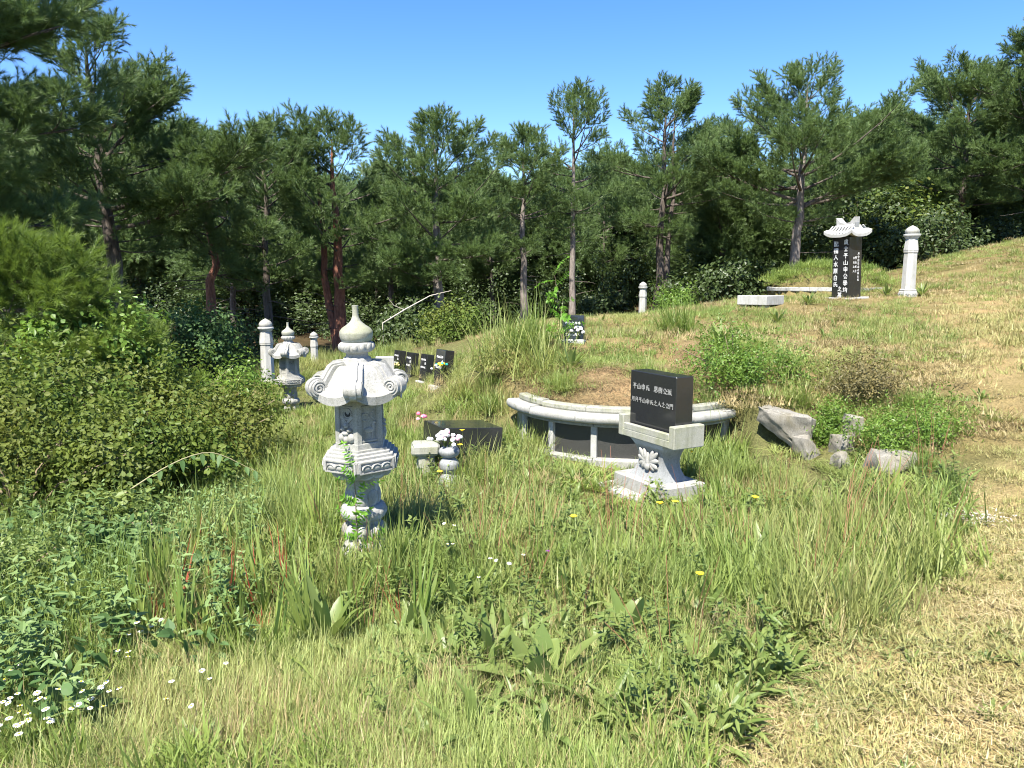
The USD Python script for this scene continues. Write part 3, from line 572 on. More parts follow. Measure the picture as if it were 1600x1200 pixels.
obj('inscription', T(stand(write(col3, c, .095, .62)), (0, -D / 2 - .0002, 0)), LETTER, sl)
side = [write('月中白公山之申人氏', [(.02, H - .34 - i * .062) for i in range(9)], .048, .6), write('門山水士', [(-.05, H - .42 - i * .082) for i in range(4)], .05, .6), write('中公之人', [(-.10, H - .42 - i * .082) for i in range(4)], .045, .6)]
obj('side_inscription', T(T(stand(cat(side)), (0.03, -W / 2 - .0002, 0)), rz=np.pi / 2), LETTER, sl)
# roof: hipped and gabled, eaves rising to the corners, a ridge rising to both ends
def stele_roof(w, d, z0):
    n, m = 25, 13
    x = np.linspace(-1, 1, n); 
    rows = []
    secs = [(1.0, 0.0), (1.0, .055), (.80, .095), (.60, .135), (.42, .185), (.26, .24)]
    per = 96; u = np.arange(per) / per * 4
    sq = np.array([((-1 + 2 * (t % 1)), -1) if t < 1 else (1, -1 + 2 * (t % 1)) if t < 2 else (1 - 2 * (t % 1), 1) if t < 3 else (-1, 1 - 2 * (t % 1)) for t in u])
    corner = (np.abs(sq[:, 0]) * np.abs(sq[:, 1])) ** 3
    mid = np.minimum(np.abs(sq[:, 0]), np.abs(sq[:, 1])) if False else corner
    v = []
    for i, (s, z) in enumerate(secs):
        lift = .075 * corner * (s if s > .7 else .4 * s)
        sx = .5 * w * (s * .62 + .38 if i > 1 else 1.0); sy = .5 * d * s
        v.append(np.c_[sq[:, 0] * sx * (1 + .02 * corner), sq[:, 1] * sy * (1 + .02 * corner), z0 + z + lift])
    v = np.vstack(v); k = len(secs)
    i, j = np.meshgrid(np.arange(k - 1), np.arange(per), indexing='ij'); jn = (j + 1) % per
    q = np.stack([i * per + j, i * per + jn, (i + 1) * per + jn, (i + 1) * per + j], -1).reshape(-1, 4)
    cen = np.array([[0, 0, z0 + .012], [0, 0, z0 + .25]]); b = len(v); v = np.vstack([v, cen]); r = np.arange(per)
    f = np.vstack([q[:, [0, 1, 2]], q[:, [0, 2, 3]], np.stack([np.full(per, b), (r + 1) % per, r], 1), np.stack([np.full(per, b + 1), (k - 1) * per + r, (k - 1) * per + (r + 1) % per], 1)])
    return TM(v, f)
rf = obj('stone_roof', stele_roof(.62, .54, H), GRANITE_WHITE, stele, 30)
ridge = LineString([(-.27, .235), (-.16, .215), (0, .20), (.16, .215), (.27, .235)])
rp = Polygon([(-.19, .12), (.19, .12), (.205, .37), (.165, .335), (.11, .275), (0, .255), (-.11, .275), (-.165, .335), (-.205, .37)])
rm = extrude(rp, .15); v = rm.vertices.copy(); rm.vertices = np.stack([v[:, 0], v[:, 2] - .075, v[:, 1] + H], 1); rm.invert()
obj('ridge', rm, GRANITE_WHITE, rf)
tl = []
for x in np.linspace(-.24, .24, 8):
    for s in (-1, 1):
        tl.append(tube([(x, s * .12, H + .215), (x, s * .20, H + .145), (x, s * .22, H + .105), (x * 1.03, s * .262, H + .07)], .016, 6))
obj('roof_tile_rib', cat(tl), GRANITE_WHITE, rf, 40, kind='stuff')
obj('ridge_end', cat([T(trimesh.creation.box((.03, .11, .09)), (s * .195, 0, H + .22)) for s in (-1, 1)]), GRANITE_GREY, rf)

# ------------------------------------------------------------------ white table stone on the slope
wp = hit(1188, 477)
wt = thing('offering_table', 'low white stone offering table on the upper slope left of the black stele', 'stone table', wp + [0, 0, -.05], rotz=-.85)
obj('table_top', T(bevel_box(.60, .62, .17, .008), (0, 0, .06)), GRANITE_WHITE, wt)
for sx in (-1, 1):
    for sy in (-1, 1): obj('foot', T(bevel_box(.13, .13, .16, .01), (sx * .2, sy * .2, -.10)), GRANITE, wt)

# ------------------------------------------------------------------ black offering table, incense stone, vase
bt = thing('offering_table', 'black polished offering table slab half sunk in tall grass right of the big lantern', 'stone table', (-.45, 6.36, float(ground(-.45, 6.36)) + .01), rot=(-1.5, 4.5, 26))
obj('table_top', T(bevel_box(.56, .46, .22, .004), (0, 0, .12)), BLACK, bt)
for sx in (-1, 1):
    for sy in (-1, 1):
        obj('foot', T(loft(smooth_prof([(.055, -.05), (.065, .02), (.065, .07), (.05, .118)], 10), 16), (sx * .19, sy * .14, 0)), GRANITE_MOSSY, bt, 40)
ip = (-.715, 5.98)
inc = thing('incense_stone', 'rough pale incense stone block left of the black offering table', 'incense stone', (ip[0], ip[1], float(ground(*ip))), rotz=.1)
obj('top_block', roughen(bevel_box(.235, .20, .095, .02).subdivide().subdivide(), .006, 14, 3), GRANITE_MOSSY, inc, 40)
stage.GetPrimAtPath(str(inc.GetPath()) + '/top_block').GetAttribute('points').Get()
UsdGeom.Xformable(stage.GetPrimAtPath(str(inc.GetPath()) + '/top_block')).AddTranslateOp().Set(Gf.Vec3d(0, 0, .19))
obj('support', roughen(bevel_box(.15, .14, .22, .02).subdivide().subdivide(), .006, 14, 5), GRANITE_MOSSY, inc, 40)
vp = (-.50, 5.75)
vs = thing('flower_vase', 'grey stone flower vase of two bulbs in front of the black table', 'vase', (vp[0], vp[1], float(ground(*vp)) - .02))
obj('lower_bulb', loft(smooth_prof([(.085, -.02), (.09, .03), (.070, .075), (.05, .10), (.078, .145), (.080, .175), (.055, .215), (.040, .23)], 30), 32), GRANITE_GREY, vs, 60)
obj('upper_bulb', loft(smooth_prof([(.040, .228), (.075, .25), (.083, .275), (.072, .30), (.056, .312), (.05, .314)], 24), 32), GRANITE_GREY, vs, 60)
def petal_ball(c, r, rng, n=14):
    """a bloom: cupped petals round a centre"""
    out = []
    for _ in range(n):
        d = rng.normal(size=3); d[2] = abs(d[2]) * .8 - .1; d /= np.linalg.norm(d)
        m = ellipsoid((0, 0, 0), (r * .55, r * .45, r * .13), 1)
        z = d; x = np.cross(z, [0.3, .2, 1.0]); x /= np.linalg.norm(x); y = np.cross(z, x)
        Mx = np.eye(4); Mx[:3, :3] = np.stack([x, y, z], 1); m.apply_transform(Mx); m.apply_translation(np.asarray(c) + d * r * .55); out.append(m)
    return cat(out)
def bouquet(name, label, loc, spread, blooms, seed, leafmat=WEED):
    r = np.random.default_rng(seed); t = thing(name, label, 'bouquet', loc)
    stems = []
    for (mat, n, rad) in blooms:
        for _ in range(n):
            d = r.normal(size=2) * spread * .42; d[0] *= 1.15; h = spread * (1.15 - .5 * (np.hypot(*d) / spread)) + r.uniform(-.02, .02)
            obj('bloom', petal_ball((d[0], d[1], h), rad, r), mat, t, 60)
            stems.append(tube([(0, 0, -.03), (d[0] * .5, d[1] * .5, h * .6), (d[0], d[1], h)], .0025, 4))
    obj('stems', cat(stems), leafmat, t)
    return t
bouquet('flower_bouquet', 'pink and white artificial bouquet in the grey stone vase', (vp[0] - .02, vp[1], float(ground(*vp)) + .285), .105, [(WHITE_PETAL, 24, .025), (PINK_PETAL, 10, .025)], 4)
fp = on_ground(658, 6.75)
bouquet('flower_bouquet', 'small deep pink artificial flower head standing behind the black table', (fp[0], fp[1], fp[2] + .36), .05, [(DEEP_PINK, 4, .026), (PINK_PETAL, 2, .022)], 6)

# ------------------------------------------------------------------ small black grave markers
def scribble(w, h, seed):
    r = np.random.default_rng(seed); ch = list('中公山申人氏白水平之')
    out = [write([ch[r.integers(10)]], [(-w / 2 + i * w / 5, 0)], w / 5.6, .75) for i in range(5)]
    return cat(out)
def make_marker(label, loc, rot, seed, hgt=.42):
    t = thing('grave_marker', label, 'grave marker', loc, rot=rot)
    obj('base_plate', T(bevel_box(.28, .24, .10, .008), (0, 0, -.06)), GRANITE_WHITE, t)
    s = obj('stone_slab', T(bevel_box(.25, .13, hgt, .005), (0, .0, .038)), BLACK, t)
    for i, z in enumerate((hgt - .07, hgt - .20)):
        obj('inscription', T(stand(scribble(.18, .05, seed + i)), (0, -.0655, z)), LETTER, s)
    obj('inscription', T(stand(write('山', [(.05, hgt - .135)], .045, .75)), (0, -.0655, 0)), LETTER, s)
    return t
for i, (px, d, lab) in enumerate(((690, 601, 'black grave marker with the yellow bouquet, rightmost of the small row'), (664, 594, 'black grave marker with no flowers before it, second from right in the small row'),
                                  (641, 588, 'black grave marker with a green sprig at its corner, third from right in its row'), (622, 580, 'half hidden black grave marker at the left end of the small row'))):
    q = hit(px, d)
    make_marker(lab, q + [0, 0, -.06], (-7, 0, -58), 20 + i * 3, (.46, .46, .44, .40)[i])
q = hit(691, 603); bouquet('flower_bouquet', 'yellow bouquet with a teal ribbon before the rightmost small marker', (q[0], q[1], q[2] + .18), .09, [(YELLOW_PETAL, 4, .028), (WHITE_PETAL, 2, .022), (TEAL, 4, .024)], 9)
q = hit(620, 583); bouquet('flower_bouquet', 'faded yellow bouquet at the left end of the small marker row', (q[0], q[1], q[2] + .10), .07, [(plain('faded_yellow', (.62, .5, .2)), 4, .03)], 12)
q = hit(896, 532)
make_marker('small black grave marker alone on the slope below the slender pine', q + [0, 0, -.03], (-6, 0, -14), 51, .28)
q = hit(903, 535); bouquet('flower_bouquet', 'white flowers laid before the lone marker on the slope', (q[0], q[1], q[2] + .06), .09, [(WHITE_PETAL, 7, .03)], 14)
q = hit(602, 592)
ws = thing('stone_block', 'pale stone block peeking out behind the big lantern roof', 'stone block', q + [0, 0, .0], rotz=.2)
obj('block', T(bevel_box(.32, .2, .42, .01), (0, 0, -.02)), GRANITE_WHITE, ws); obj('footing', T(bevel_box(.4, .28, .1, .01), (0, 0, -.09)), GRANITE, ws)

# ------------------------------------------------------------------ rocks that hold the bank
def rock(label, px, py, size, seed, rz=0., sink=.3, tilt=0.):
    r = np.random.default_rng(seed)
    pts = r.uniform(-1, 1, (16, 3)); pts = np.sign(pts) * np.abs(pts) ** .45
    m = trimesh.convex.convex_hull(pts * np.array(size) / 2)
    for _ in range(3): m = m.subdivide()
    m = roughen(m, min(size) * .10, 2.2 / min(size), seed); m = roughen(m, min(size) * .03, 11 / min(size), seed + 1)
    q = hit(px, py)
    t = obj('rock', T(T(m, ry=tilt), q + [0, 0, size[2] * (.5 - sink)], rz=0) if not rz else T(T(T(m, ry=tilt), rz=rz), q + [0, 0, size[2] * (.5 - sink)]), ROCK, None, 30)
    return tag(t, label, 'rock', None)
rock('large pale rock with a flat top at the left end of the bank', 1224, 700, (.50, .36, .42), 3, -.40, .12, .10)
rock('small dark rock tucked against the large pale one', 1262, 712, (.18, .2, .26), 8, .3, .3)
rock('narrow upright grey rock between the two low shrubs', 1328, 694, (.12, .16, .30), 12, .2, .15, .2)
rock('rounded brown rock under the narrow upright one', 1312, 706, (.15, .2, .20), 21, .5, .25)
rock('small low rock at the left of the long flat rock', 1318, 727, (.16, .18, .14), 33, .1, .25)
rock('long low flat rock at the foot of the right shrub', 1392, 735, (.46, .26, .17), 5, .12, .1)

# ------------------------------------------------------------------ foliage prototypes and scattering
def ribbon(base, az, el, L, w, droop, prof, fold=0.0, side_tilt=None):
    """n leaves or blades at once: each starts at base, heads along (az, el), is L long and sags by droop; prof = widths along it"""
    base = np.asarray(base, float); n = len(base); k = len(prof)
    az, el, L, w, droop = (np.broadcast_to(v, (n,)).astype(float) for v in (az, el, L, w, droop))
    d = np.stack([np.cos(az) * np.cos(el), np.sin(az) * np.cos(el), np.sin(el)], 1)
    t = np.linspace(0, 1, k)
    p = base[:, None] + L[:, None, None] * (d[:, None] * t[None, :, None]); p[..., 2] -= (L * droop)[:, None] * t ** 2
    s = np.stack([-np.sin(az), np.cos(az), np.zeros(n)], 1)
    if side_tilt is not None:
        up = np.cross(d, s); s = s * np.cos(side_tilt)[:, None] + up * np.sin(side_tilt)[:, None]
    half = s[:, None] * (w[:, None] * np.asarray(prof) / 2)[..., None]
    if fold:
        mid = p.copy(); mid[..., 2] -= fold * w[:, None] * np.asarray(prof)
        v = np.stack([p - half, mid, p + half], 2); c = 3
    else:
        v = np.stack([p - half, p + half], 2); c = 2
    v = v.reshape(-1, 3)
    o = (np.arange(n) * k * c)[:, None]
    i = np.arange(k - 1)[None] * c
    f = []
    for a in range(c - 1):
        q = np.stack([o + i + a, o + i + a + 1, o + i + c + a + 1, o + i + c + a], -1).reshape(-1, 4)
        f += [q[:, [0, 1, 2]], q[:, [0, 2, 3]]]
    f = np.vstack(f)
    ar = np.linalg.norm(np.cross(v[f[:, 1]] - v[f[:, 0]], v[f[:, 2]] - v[f[:, 0]]), axis=1)
    return v, f[ar > 1e-12]
def join(*parts):
    vs, fs, o = [], [], 0
    for v, f in parts: vs.append(v); fs.append(f + o); o += len(v)
    return np.vstack(vs), np.vstack(fs)
BLADE = (1, .9, .65, .0)
def tuft(seed, n, rad, h, w, el=(55, 88), droop=(.05, .5), prof=BLADE, fold=0.0):
    """a patch of blades that stand in small clumps, each with its own height and lean"""
    r = np.random.default_rng(seed); nc = max(1, int(n / 11)); a = r.uniform(0, 2 * np.pi, nc); q = rad * np.sqrt(r.uniform(0, 1, nc))
    cx, cy, ch, cl, cw = q * np.cos(a), q * np.sin(a), r.uniform(.55, 1.25, nc), r.uniform(0, 2 * np.pi, nc), r.uniform(.7, 1.35, nc)
    k = r.integers(0, nc, n); sp = min(.35 * rad, .028)
    base = np.c_[cx[k] + r.normal(0, sp, n), cy[k] + r.normal(0, sp, n), np.full(n, -.01)]
    az = np.where(r.uniform(0, 1, n) < .6, cl[k] + r.normal(0, .8, n), r.uniform(0, 6.28, n))
    bent = r.uniform(0, 1, n) < .12
    e = np.where(bent, r.uniform(15, 45, n), r.uniform(*el, n))
    return ribbon(base, az, np.radians(e), r.uniform(*h, n) * ch[k], w * cw[k] * r.uniform(.6, 1.3, n), r.uniform(*droop, n), prof, fold)
def lying(seed, n, rad, L, w):
    r = np.random.default_rng(seed); a = r.uniform(0, 2 * np.pi, n); q = rad * np.sqrt(r.uniform(0, 1, n))
    base = np.c_[q * np.cos(a), q * np.sin(a), r.uniform(.004, .03, n)]
    return ribbon(base, r.uniform(0, 2 * np.pi, n), np.radians(r.normal(2, 7, n)), r.uniform(*L, n), w * r.uniform(.6, 1.4, n), r.uniform(0, .12, n), (1, 1, .9, .3))
def rosette(seed, n, L, w, el=(35, 75), droop=(.15, .5)):
    r = np.random.default_rng(seed); a = np.arange(n) * 2.4 + r.normal(0, .3, n)
    base = np.c_[.015 * np.cos(a), .015 * np.sin(a), np.zeros(n)]
    return ribbon(base, a, np.radians(r.uniform(*el, n)), r.uniform(*L, n), w * r.uniform(.7, 1.2, n), r.uniform(*droop, n), (.25, .75, 1, .85, .45, .0), .18)
def leafy_stem(seed, H, n, L, w, lean=.15, el=(-10, 45)):
    """an upright weed: a thin stem with narrow leaves up its length"""
    r = np.random.default_rng(seed); az = r.uniform(0, 6.28); t = np.linspace(.08, 1, n)
    c = np.c_[lean * H * t ** 2 * math.cos(az), lean * H * t ** 2 * math.sin(az), H * t]
    a = np.arange(n) * 2.4 + r.normal(0, .4, n)
    lv = ribbon(c, a, np.radians(r.uniform(*el, n)), r.uniform(*L, n) * (1.1 - .55 * t), w * r.uniform(.7, 1.2, n), r.uniform(.05, .45, n), (.3, 1, .8, .0), .15)
    tt = np.linspace(0, 1, 4)
    s = tube(np.c_[lean * H * tt ** 2 * math.cos(az), lean * H * tt ** 2 * math.sin(az), H * tt], np.linspace(.004, .0015, 4), 3, cap=False)
    return join(lv, (np.array(s.vertices), np.array(s.faces)))
def twig(seed, n=22, L=.30, leaf=(.03, .05), w=.024, spread=.10, prof=(.3, 1, .85, .0)):
    """a leafy twig along +z for shrubs and broadleaved trees"""
    r = np.random.default_rng(seed); t = r.uniform(.05, 1, n); a = r.uniform(0, 6.28, n)
    off = spread * np.sqrt(r.uniform(0, 1, n)) * (.4 + .6 * np.sin(np.pi * np.clip(t, .1, .9)))
    base = np.c_[off * np.cos(a), off * np.sin(a), L * t]
    return ribbon(base, a + r.normal(0, .5, n), np.radians(r.uniform(-35, 50, n)), r.uniform(*leaf, n), w * r.uniform(.7, 1.3, n), r.uniform(0, .5, n), prof, .12, r.uniform(-.8, .8, n))
def compound(seed, pairs=8, L=.24, leaf=.042, w=.017):
    """a pinnate locust leaf along +z that arches over"""
    r = np.random.default_rng(seed); t = np.linspace(.12, 1, pairs)
    c = np.c_[L * .35 * t ** 2, np.zeros(pairs), L * t * (1 - .25 * t)]
    parts = []
    for s in (-1, 1):
        parts.append(ribbon(c, np.full(pairs, s * np.pi / 2) + r.normal(0, .12, pairs) - s * .35, np.radians(r.normal(12, 10, pairs)), leaf * r.uniform(.85, 1.15, pairs) * (1.1 - .35 * np.abs(t - .45)), w, r.uniform(.0, .3, pairs), (.4, 1, 1, .55, .0), .1, r.normal(0, .5, pairs)))
    parts.append(ribbon(c[-1:], [0.], [.6], [leaf], [w], [.1], (.4, 1, 1, .55, .0), .1))
    tt = np.linspace(0, 1, 4); s = tube(np.c_[L * .35 * tt ** 2, 0 * tt, L * tt * (1 - .25 * tt)], .0014, 3, cap=False)
    return join(*parts, (np.array(s.vertices), np.array(s.faces)))
def needles(axis0, axis1, n, L, w, r, spread=(22, 62)):
    """n needles round the shoot from axis0 to axis1, one slim triangle each"""
    d = axis1 - axis0; ln = np.linalg.norm(d); d = d / ln
    x = np.cross(d, [.3, .5, .81]); x /= np.linalg.norm(x); y = np.cross(d, x)
    t = r.uniform(.0, 1, n); a = r.uniform(0, 6.28, n); e = np.radians(r.uniform(*spread, n)) * (1.15 - .6 * t)
    u = np.cos(a)[:, None] * x + np.sin(a)[:, None] * y
    dirn = u * np.sin(e)[:, None] + d * np.cos(e)[:, None]
    b = axis0 + d * (t * ln)[:, None]; side = np.cross(dirn, r.normal(size=(n, 3))); side /= np.linalg.norm(side, axis=1, keepdims=True)
    tip = b + dirn * (L * r.uniform(.75, 1.15, n))[:, None]
    v = np.stack([b - side * w / 2, b + side * w / 2, tip], 1).reshape(-1, 3)
    return v, np.arange(3 * n).reshape(-1, 3)
def pine_spray(seed, shoots=6, per=76, size=.48, nl=.088, nw=.0064):
    r = np.random.default_rng(seed); parts = []
    main = np.array([0, 0, size])
    for k in range(shoots):
        if k == 0: a0, a1 = main * .55, main
        else:
            t = .12 + .68 * k / shoots; az = k * 2.4 + r.normal(0, .3); e = math.radians(r.uniform(28, 55)); ln = size * r.uniform(.34, .52)
            dirn = np.array([math.sin(e) * math.cos(az), math.sin(e) * math.sin(az), math.cos(e)])
            a0 = main * t + dirn * ln * .25; a1 = main * t + dirn * ln
            s = tube([main * t, a1], [.004, .003], 3, cap=False); parts.append((np.array(s.vertices), np.array(s.faces)))
        parts.append(needles(a0, a1, per, nl, nw, r))
    s = tube([[0, 0, 0], main * .95], [.006, .003], 3, cap=False); parts.append((np.array(s.vertices), np.array(s.faces)))
    return join(*parts)
def rotmats(d, roll):
    q = quat_align(d, roll); x, y, z, w = q.T
    return np.stack([np.stack([1 - 2 * (y * y + z * z), 2 * (x * y - z * w), 2 * (x * z + y * w)], -1), np.stack([2 * (x * y + z * w), 1 - 2 * (x * x + z * z), 2 * (y * z - x * w)], -1), np.stack([2 * (x * z - y * w), 2 * (y * z + x * w), 1 - 2 * (x * x + y * y)], -1)], 1)
def compose(protos, pos, dirs, scale, seed):
    """copies of small meshes baked into one larger mesh"""
    r = np.random.default_rng(seed); R = rotmats(np.asarray(dirs, float), r.uniform(0, 6.28, len(pos))); parts = []
    for p, m, sc in zip(pos, R, np.broadcast_to(scale, (len(pos),))):
        v, f = protos[r.integers(len(protos))]; parts.append((v @ m.T * sc + p, f))
    return join(*parts)
def quat_align(d, roll):
    d = np.asarray(d, float); d = d / (np.linalg.norm(d, axis=1, keepdims=True) + 1e-12)
    q = np.c_[-d[:, 1], d[:, 0], np.zeros(len(d)), 1 + d[:, 2]]
    q[q[:, 3] < 1e-4] = (1, 0, 0, 0); q /= np.linalg.norm(q, axis=1, keepdims=True)
    s, c = np.sin(roll / 2), np.cos(roll / 2)           # q * roll about z
    x, y, z, w = q.T
    return np.c_[x * c + y * s, y * c - x * s, z * c + w * s, w * c - z * s]
def scatter(name, protos, mat, pos, dirs, roll, scale, parent=None, seed=0, label=None, cat_=None, pick=None):
    """one PointInstancer: copies of a few small meshes"""
    path = where(parent, name); pi = UsdGeom.PointInstancer.Define(stage, path); n = len(pos)
    rel = pi.CreatePrototypesRel()
    for i, pm in enumerate(protos):
        m_ = mat[i] if isinstance(mat, (list, tuple)) else mat
        pp = f'{path}/prototypes/piece_{i:03d}' if i else f'{path}/prototypes/piece'
        usdkit.mesh(stage, pp, pm, m_); rel.AddTarget(pp)
    r = np.random.default_rng(seed + 77)
    pi.CreateProtoIndicesAttr(Vt.IntArray.FromNumpy((r.integers(0, len(protos), n) if pick is None else np.asarray(pick)).astype(np.int32)))
    pi.CreatePositionsAttr(Vt.Vec3fArray.FromNumpy(np.asarray(pos, np.float32)))
    pi.CreateOrientationsAttr(Vt.QuathArray.FromNumpy(quat_align(dirs, roll).astype(np.float16)))
    sc = np.asarray(scale, np.float32); sc = np.repeat(sc[:, None], 3, 1) if sc.ndim == 1 else sc
    pi.CreateScalesAttr(Vt.Vec3fArray.FromNumpy(sc))
    return tag(pi.GetPrim(), label, cat_, None, 'stuff')

# ------------------------------------------------------------------ pines
SPRAYS = [pine_spray(s) for s in range(5)]
def bough(seed):
    r = np.random.default_rng(seed); n = 8; t = np.linspace(.1, .8, n); a = np.arange(n) * 2.4
    d = np.c_[np.cos(a) * .7, np.sin(a) * .7, np.full(n, .75)]
    return compose([pine_spray(900 + seed + i, 5, 46, .46, .10, .0085) for i in range(2)], np.c_[.1 * np.cos(a), .1 * np.sin(a), t], d, r.uniform(.8, 1.15, n), seed)
BOUGHS = [bough(s) for s in range(4)]
SPRAYS_FINE = [pine_spray(40 + s, 7, 110, .52, .095, .0042) for s in range(4)]
def curve(p0, d0, L, up, n=6, wob=0.0, r=None):
    t = np.linspace(0, 1, n)[:, None]; p = p0 + d0 * L * t; p[:, 2] += (up * L * t ** 2)[:, 0]
    if wob: p[1:] += np.cumsum(r.normal(0, wob * L / n, (n - 1, 3)), 0)
    return p
def make_pine(label, base, H, R, cb, seed, lean=(0, 0), trunk_r=None, prof=None, barkm=BARK, fork=0, dens=1.0, wob=.03, needle=NEEDLE, protos=None, spray=1.0, tiers=None, bare=5, limbs=(), group=None, twin=None, upbend=.22):
    """trunk with a wandering line, branches in tiers that get shorter towards the top, needle sprays along their outer parts"""
    r = np.random.default_rng(seed); t = thing('pine_tree', label, 'pine tree', base, group=group)
    trunk_r = trunk_r or H * .018
    n = 14; s = np.linspace(0, 1, n)
    wx = np.cumsum(r.normal(0, wob, n)) * H * .18; wy = np.cumsum(r.normal(0, wob, n)) * H * .18
    line = np.c_[lean[0] * H * s + wx - wx[0], lean[1] * H * s + wy - wy[0], H * s]
    line[0, 2] = -.3
    rad = trunk_r * (1 - s) ** .75 + .012; rad[0] *= 1.35; rad[1] *= 1.08
    def on(u): return np.array([np.interp(u, s, line[:, i]) for i in range(3)])
    trunks = [tube(line, rad, 9)]
    if twin is not None:
        tl = line.copy(); tl[:, 0] += twin[0] * np.minimum(s * 3, 1) ** .8; tl[:, 1] += twin[1] * np.minimum(s * 3, 1) ** .8; tl[:, 2] *= .96; trunks.append(tube(tl, rad * .72, 8))
    branches = []
    P, Dn, Sc = [], [], []
    prof = prof or [(0, .55), (.18, .95), (.4, 1.0), (.65, .78), (.85, .45), (1, .16)]
    px_, py_ = np.array(prof).T
    clen = H * (1 - cb); tiers = tiers or max(6, int(clen / .36))
    def foliage(path, L, start):
        seg = np.linalg.norm(np.diff(path, axis=0), axis=1); cum = np.r_[0, np.cumsum(seg)]; tot = cum[-1]
        m = max(3, int(tot * (1 - start) / .100 * dens))
        for u in np.linspace(start, 1, m):
            c = np.array([np.interp(u * tot, cum, path[:, i]) for i in range(3)])
            tg = path[min(len(path) - 1, int(u * (len(path) - 1)) + 1)] - path[min(len(path) - 2, int(u * (len(path) - 1)))]
            tg = tg / (np.linalg.norm(tg) + 1e-9)
            side = np.cross(tg, [0, 0, 1.0]); side /= np.linalg.norm(side) + 1e-9
            for _ in range(2):
                sg = r.choice((-1, 1)); w = min(.40 * L * (1.15 - u), .75) * r.uniform(.1, 1)
                d = tg * r.uniform(.4, 1) + side * sg * r.uniform(.3, 1.0) + np.array([0, 0, r.uniform(.15, .85)])
                P.append(c + side * sg * w + np.array([0, 0, r.normal(.02, .06)])); Dn.append(d); Sc.append(spray * r.uniform(.75, 1.2))
        P.append(path[-1]); Dn.append(path[-1] - path[-2] + np.array([0, 0, .12])); Sc.append(spray)
    for k in range(tiers):
        u = k / (tiers - 1); h = cb + (1 - cb) * (u ** .92) * .985
        for b in range(int(r.integers(3, 6)) if u < .85 else 3):
            az = r.uniform(0, 2 * np.pi); L = R * np.interp(u, px_, py_) * r.uniform(.55, 1.12)
            el = math.radians(r.uniform(-12, 14) + 48 * u ** 1.6)
            d = np.array([math.cos(az) * math.cos(el), math.sin(az) * math.cos(el), math.sin(el)])
            p = curve(on(min(h + r.uniform(-.02, .02), .99)), d, L, upbend * r.uniform(.3, 1.3), 6, .05, r)
            branches.append(tube(p, np.linspace(max(.010, .016 * L + .004), .005, 6), 5, cap=False)); foliage(p, L, r.uniform(.22, .42))
    for (h, az, L, el, up) in limbs:                     # named big limbs that shape the outline
        d = np.array([math.cos(az) * math.cos(el), math.sin(az) * math.cos(el), math.sin(el)])
        p = curve(on(h), d, L, up, 8, .05, r); branches.append(tube(p, np.linspace(.028 * L ** .5 + .01, .008, 8), 6, cap=False)); foliage(p, L, .3)
        for _ in range(int(3 * L)):                      # side boughs
            w = r.uniform(.35, .95); c = p[int(w * 7)]; az2 = az + r.choice((-1, 1)) * r.uniform(.5, 1.1); L2 = L * r.uniform(.2, .38)
            p2 = curve(c, np.array([math.cos(az2), math.sin(az2), r.uniform(.0, .5)]), L2, .2, 5, .05, r); branches.append(tube(p2, np.linspace(.014, .005, 5), 4, cap=False)); foliage(p2, L2, .15)
    for _ in range(bare):                                # dead lower branches
        h = cb * r.uniform(.35, 1.0); az = r.uniform(0, 6.28); L = R * r.uniform(.25, .7)
        p = curve(on(h), np.array([math.cos(az), math.sin(az), r.uniform(-.25, .3)]), L, -.1, 5, .10, r); branches.append(tube(p, np.linspace(.014, .004, 5), 4, cap=False))
    obj('trunk', cat(trunks), barkm, t, True)
    obj('branchwork', cat(branches), BARK_DARK, t, True, kind='stuff')
    P, Dn, Sc = np.array(P), np.array(Dn), np.array(Sc)
    scatter('crown', protos or SPRAYS, needle, P, Dn, r.uniform(0, 6.28, len(P)), Sc, parent=t, seed=seed)
    return t
def pine_at(label, px, d, top_y, half_px, cb, seed, **kw):
    b = on_ground(px, d); top = at(px, top_y, d)[2] - .55; R = half_px / FPX * d * 1.08
    return make_pine(label, b, top - b[2], R, cb, seed, **kw)
HI = [(0, .25), (.15, .55), (.35, .8), (.6, 1.0), (.8, .85), (1, .3)]
WIDE = [(0, .5), (.12, 1.0), (.35, 1.0), (.5, .72), (.7, .50), (.88, .36), (1, .14)]
pine_at('huge dense pine at the left edge, its crown leaving the top of the frame', -110, 10.5, -420, 245, .22, 101, trunk_r=.19, barkm=BARK_DARK, dens=.72, protos=SPRAYS_FINE, limbs=((.42, .25, 2.2, .12, .08), (.55, .1, 2.2, .2, .1), (.30, .35, 1.8, -.05, .05), (.66, .0, 1.9, .3, .1)))
pine_at('young yellow-green pine low at the left edge, its boughs over the thicket', -60, 8.8, 300, 125, .15, 102, trunk_r=.06, needle=NEEDLE_YEL, protos=SPRAYS_FINE, barkm=BARK_DARK, dens=.8, limbs=((.62, .0, 1.55, .05, .0), (.75, .1, 1.35, .1, .05), (.42, .25, 2.3, -.2, -.02), (.38, .05, 1.9, -.2, .0)))
pine_at('big dark pine with a limb reaching up right into the sky', 190, 15.0, 22, 140, .36, 103, trunk_r=.17, barkm=BARK_DARK, dens=.9, limbs=((.62, .0, 1.75, .8, .25), (.48, .0, 3.0, .22, .12), (.42, -.3, 2.6, .1, .1), (.5, 3.0, 2.2, .3, .1)))
pine_at('crooked red-barked pine in the shade right of the big dark one', 337, 17.5, 205, 105, 0.42, 104, barkm=BARK_RED, lean=(-.06, 0), wob=.085, trunk_r=.13, bare=9)
pine_at('pine with a straight bare trunk rising behind the left stone post', 418, 19.0, 190, 92, 0.34, 105, trunk_r=.11, barkm=BARK_DARK)
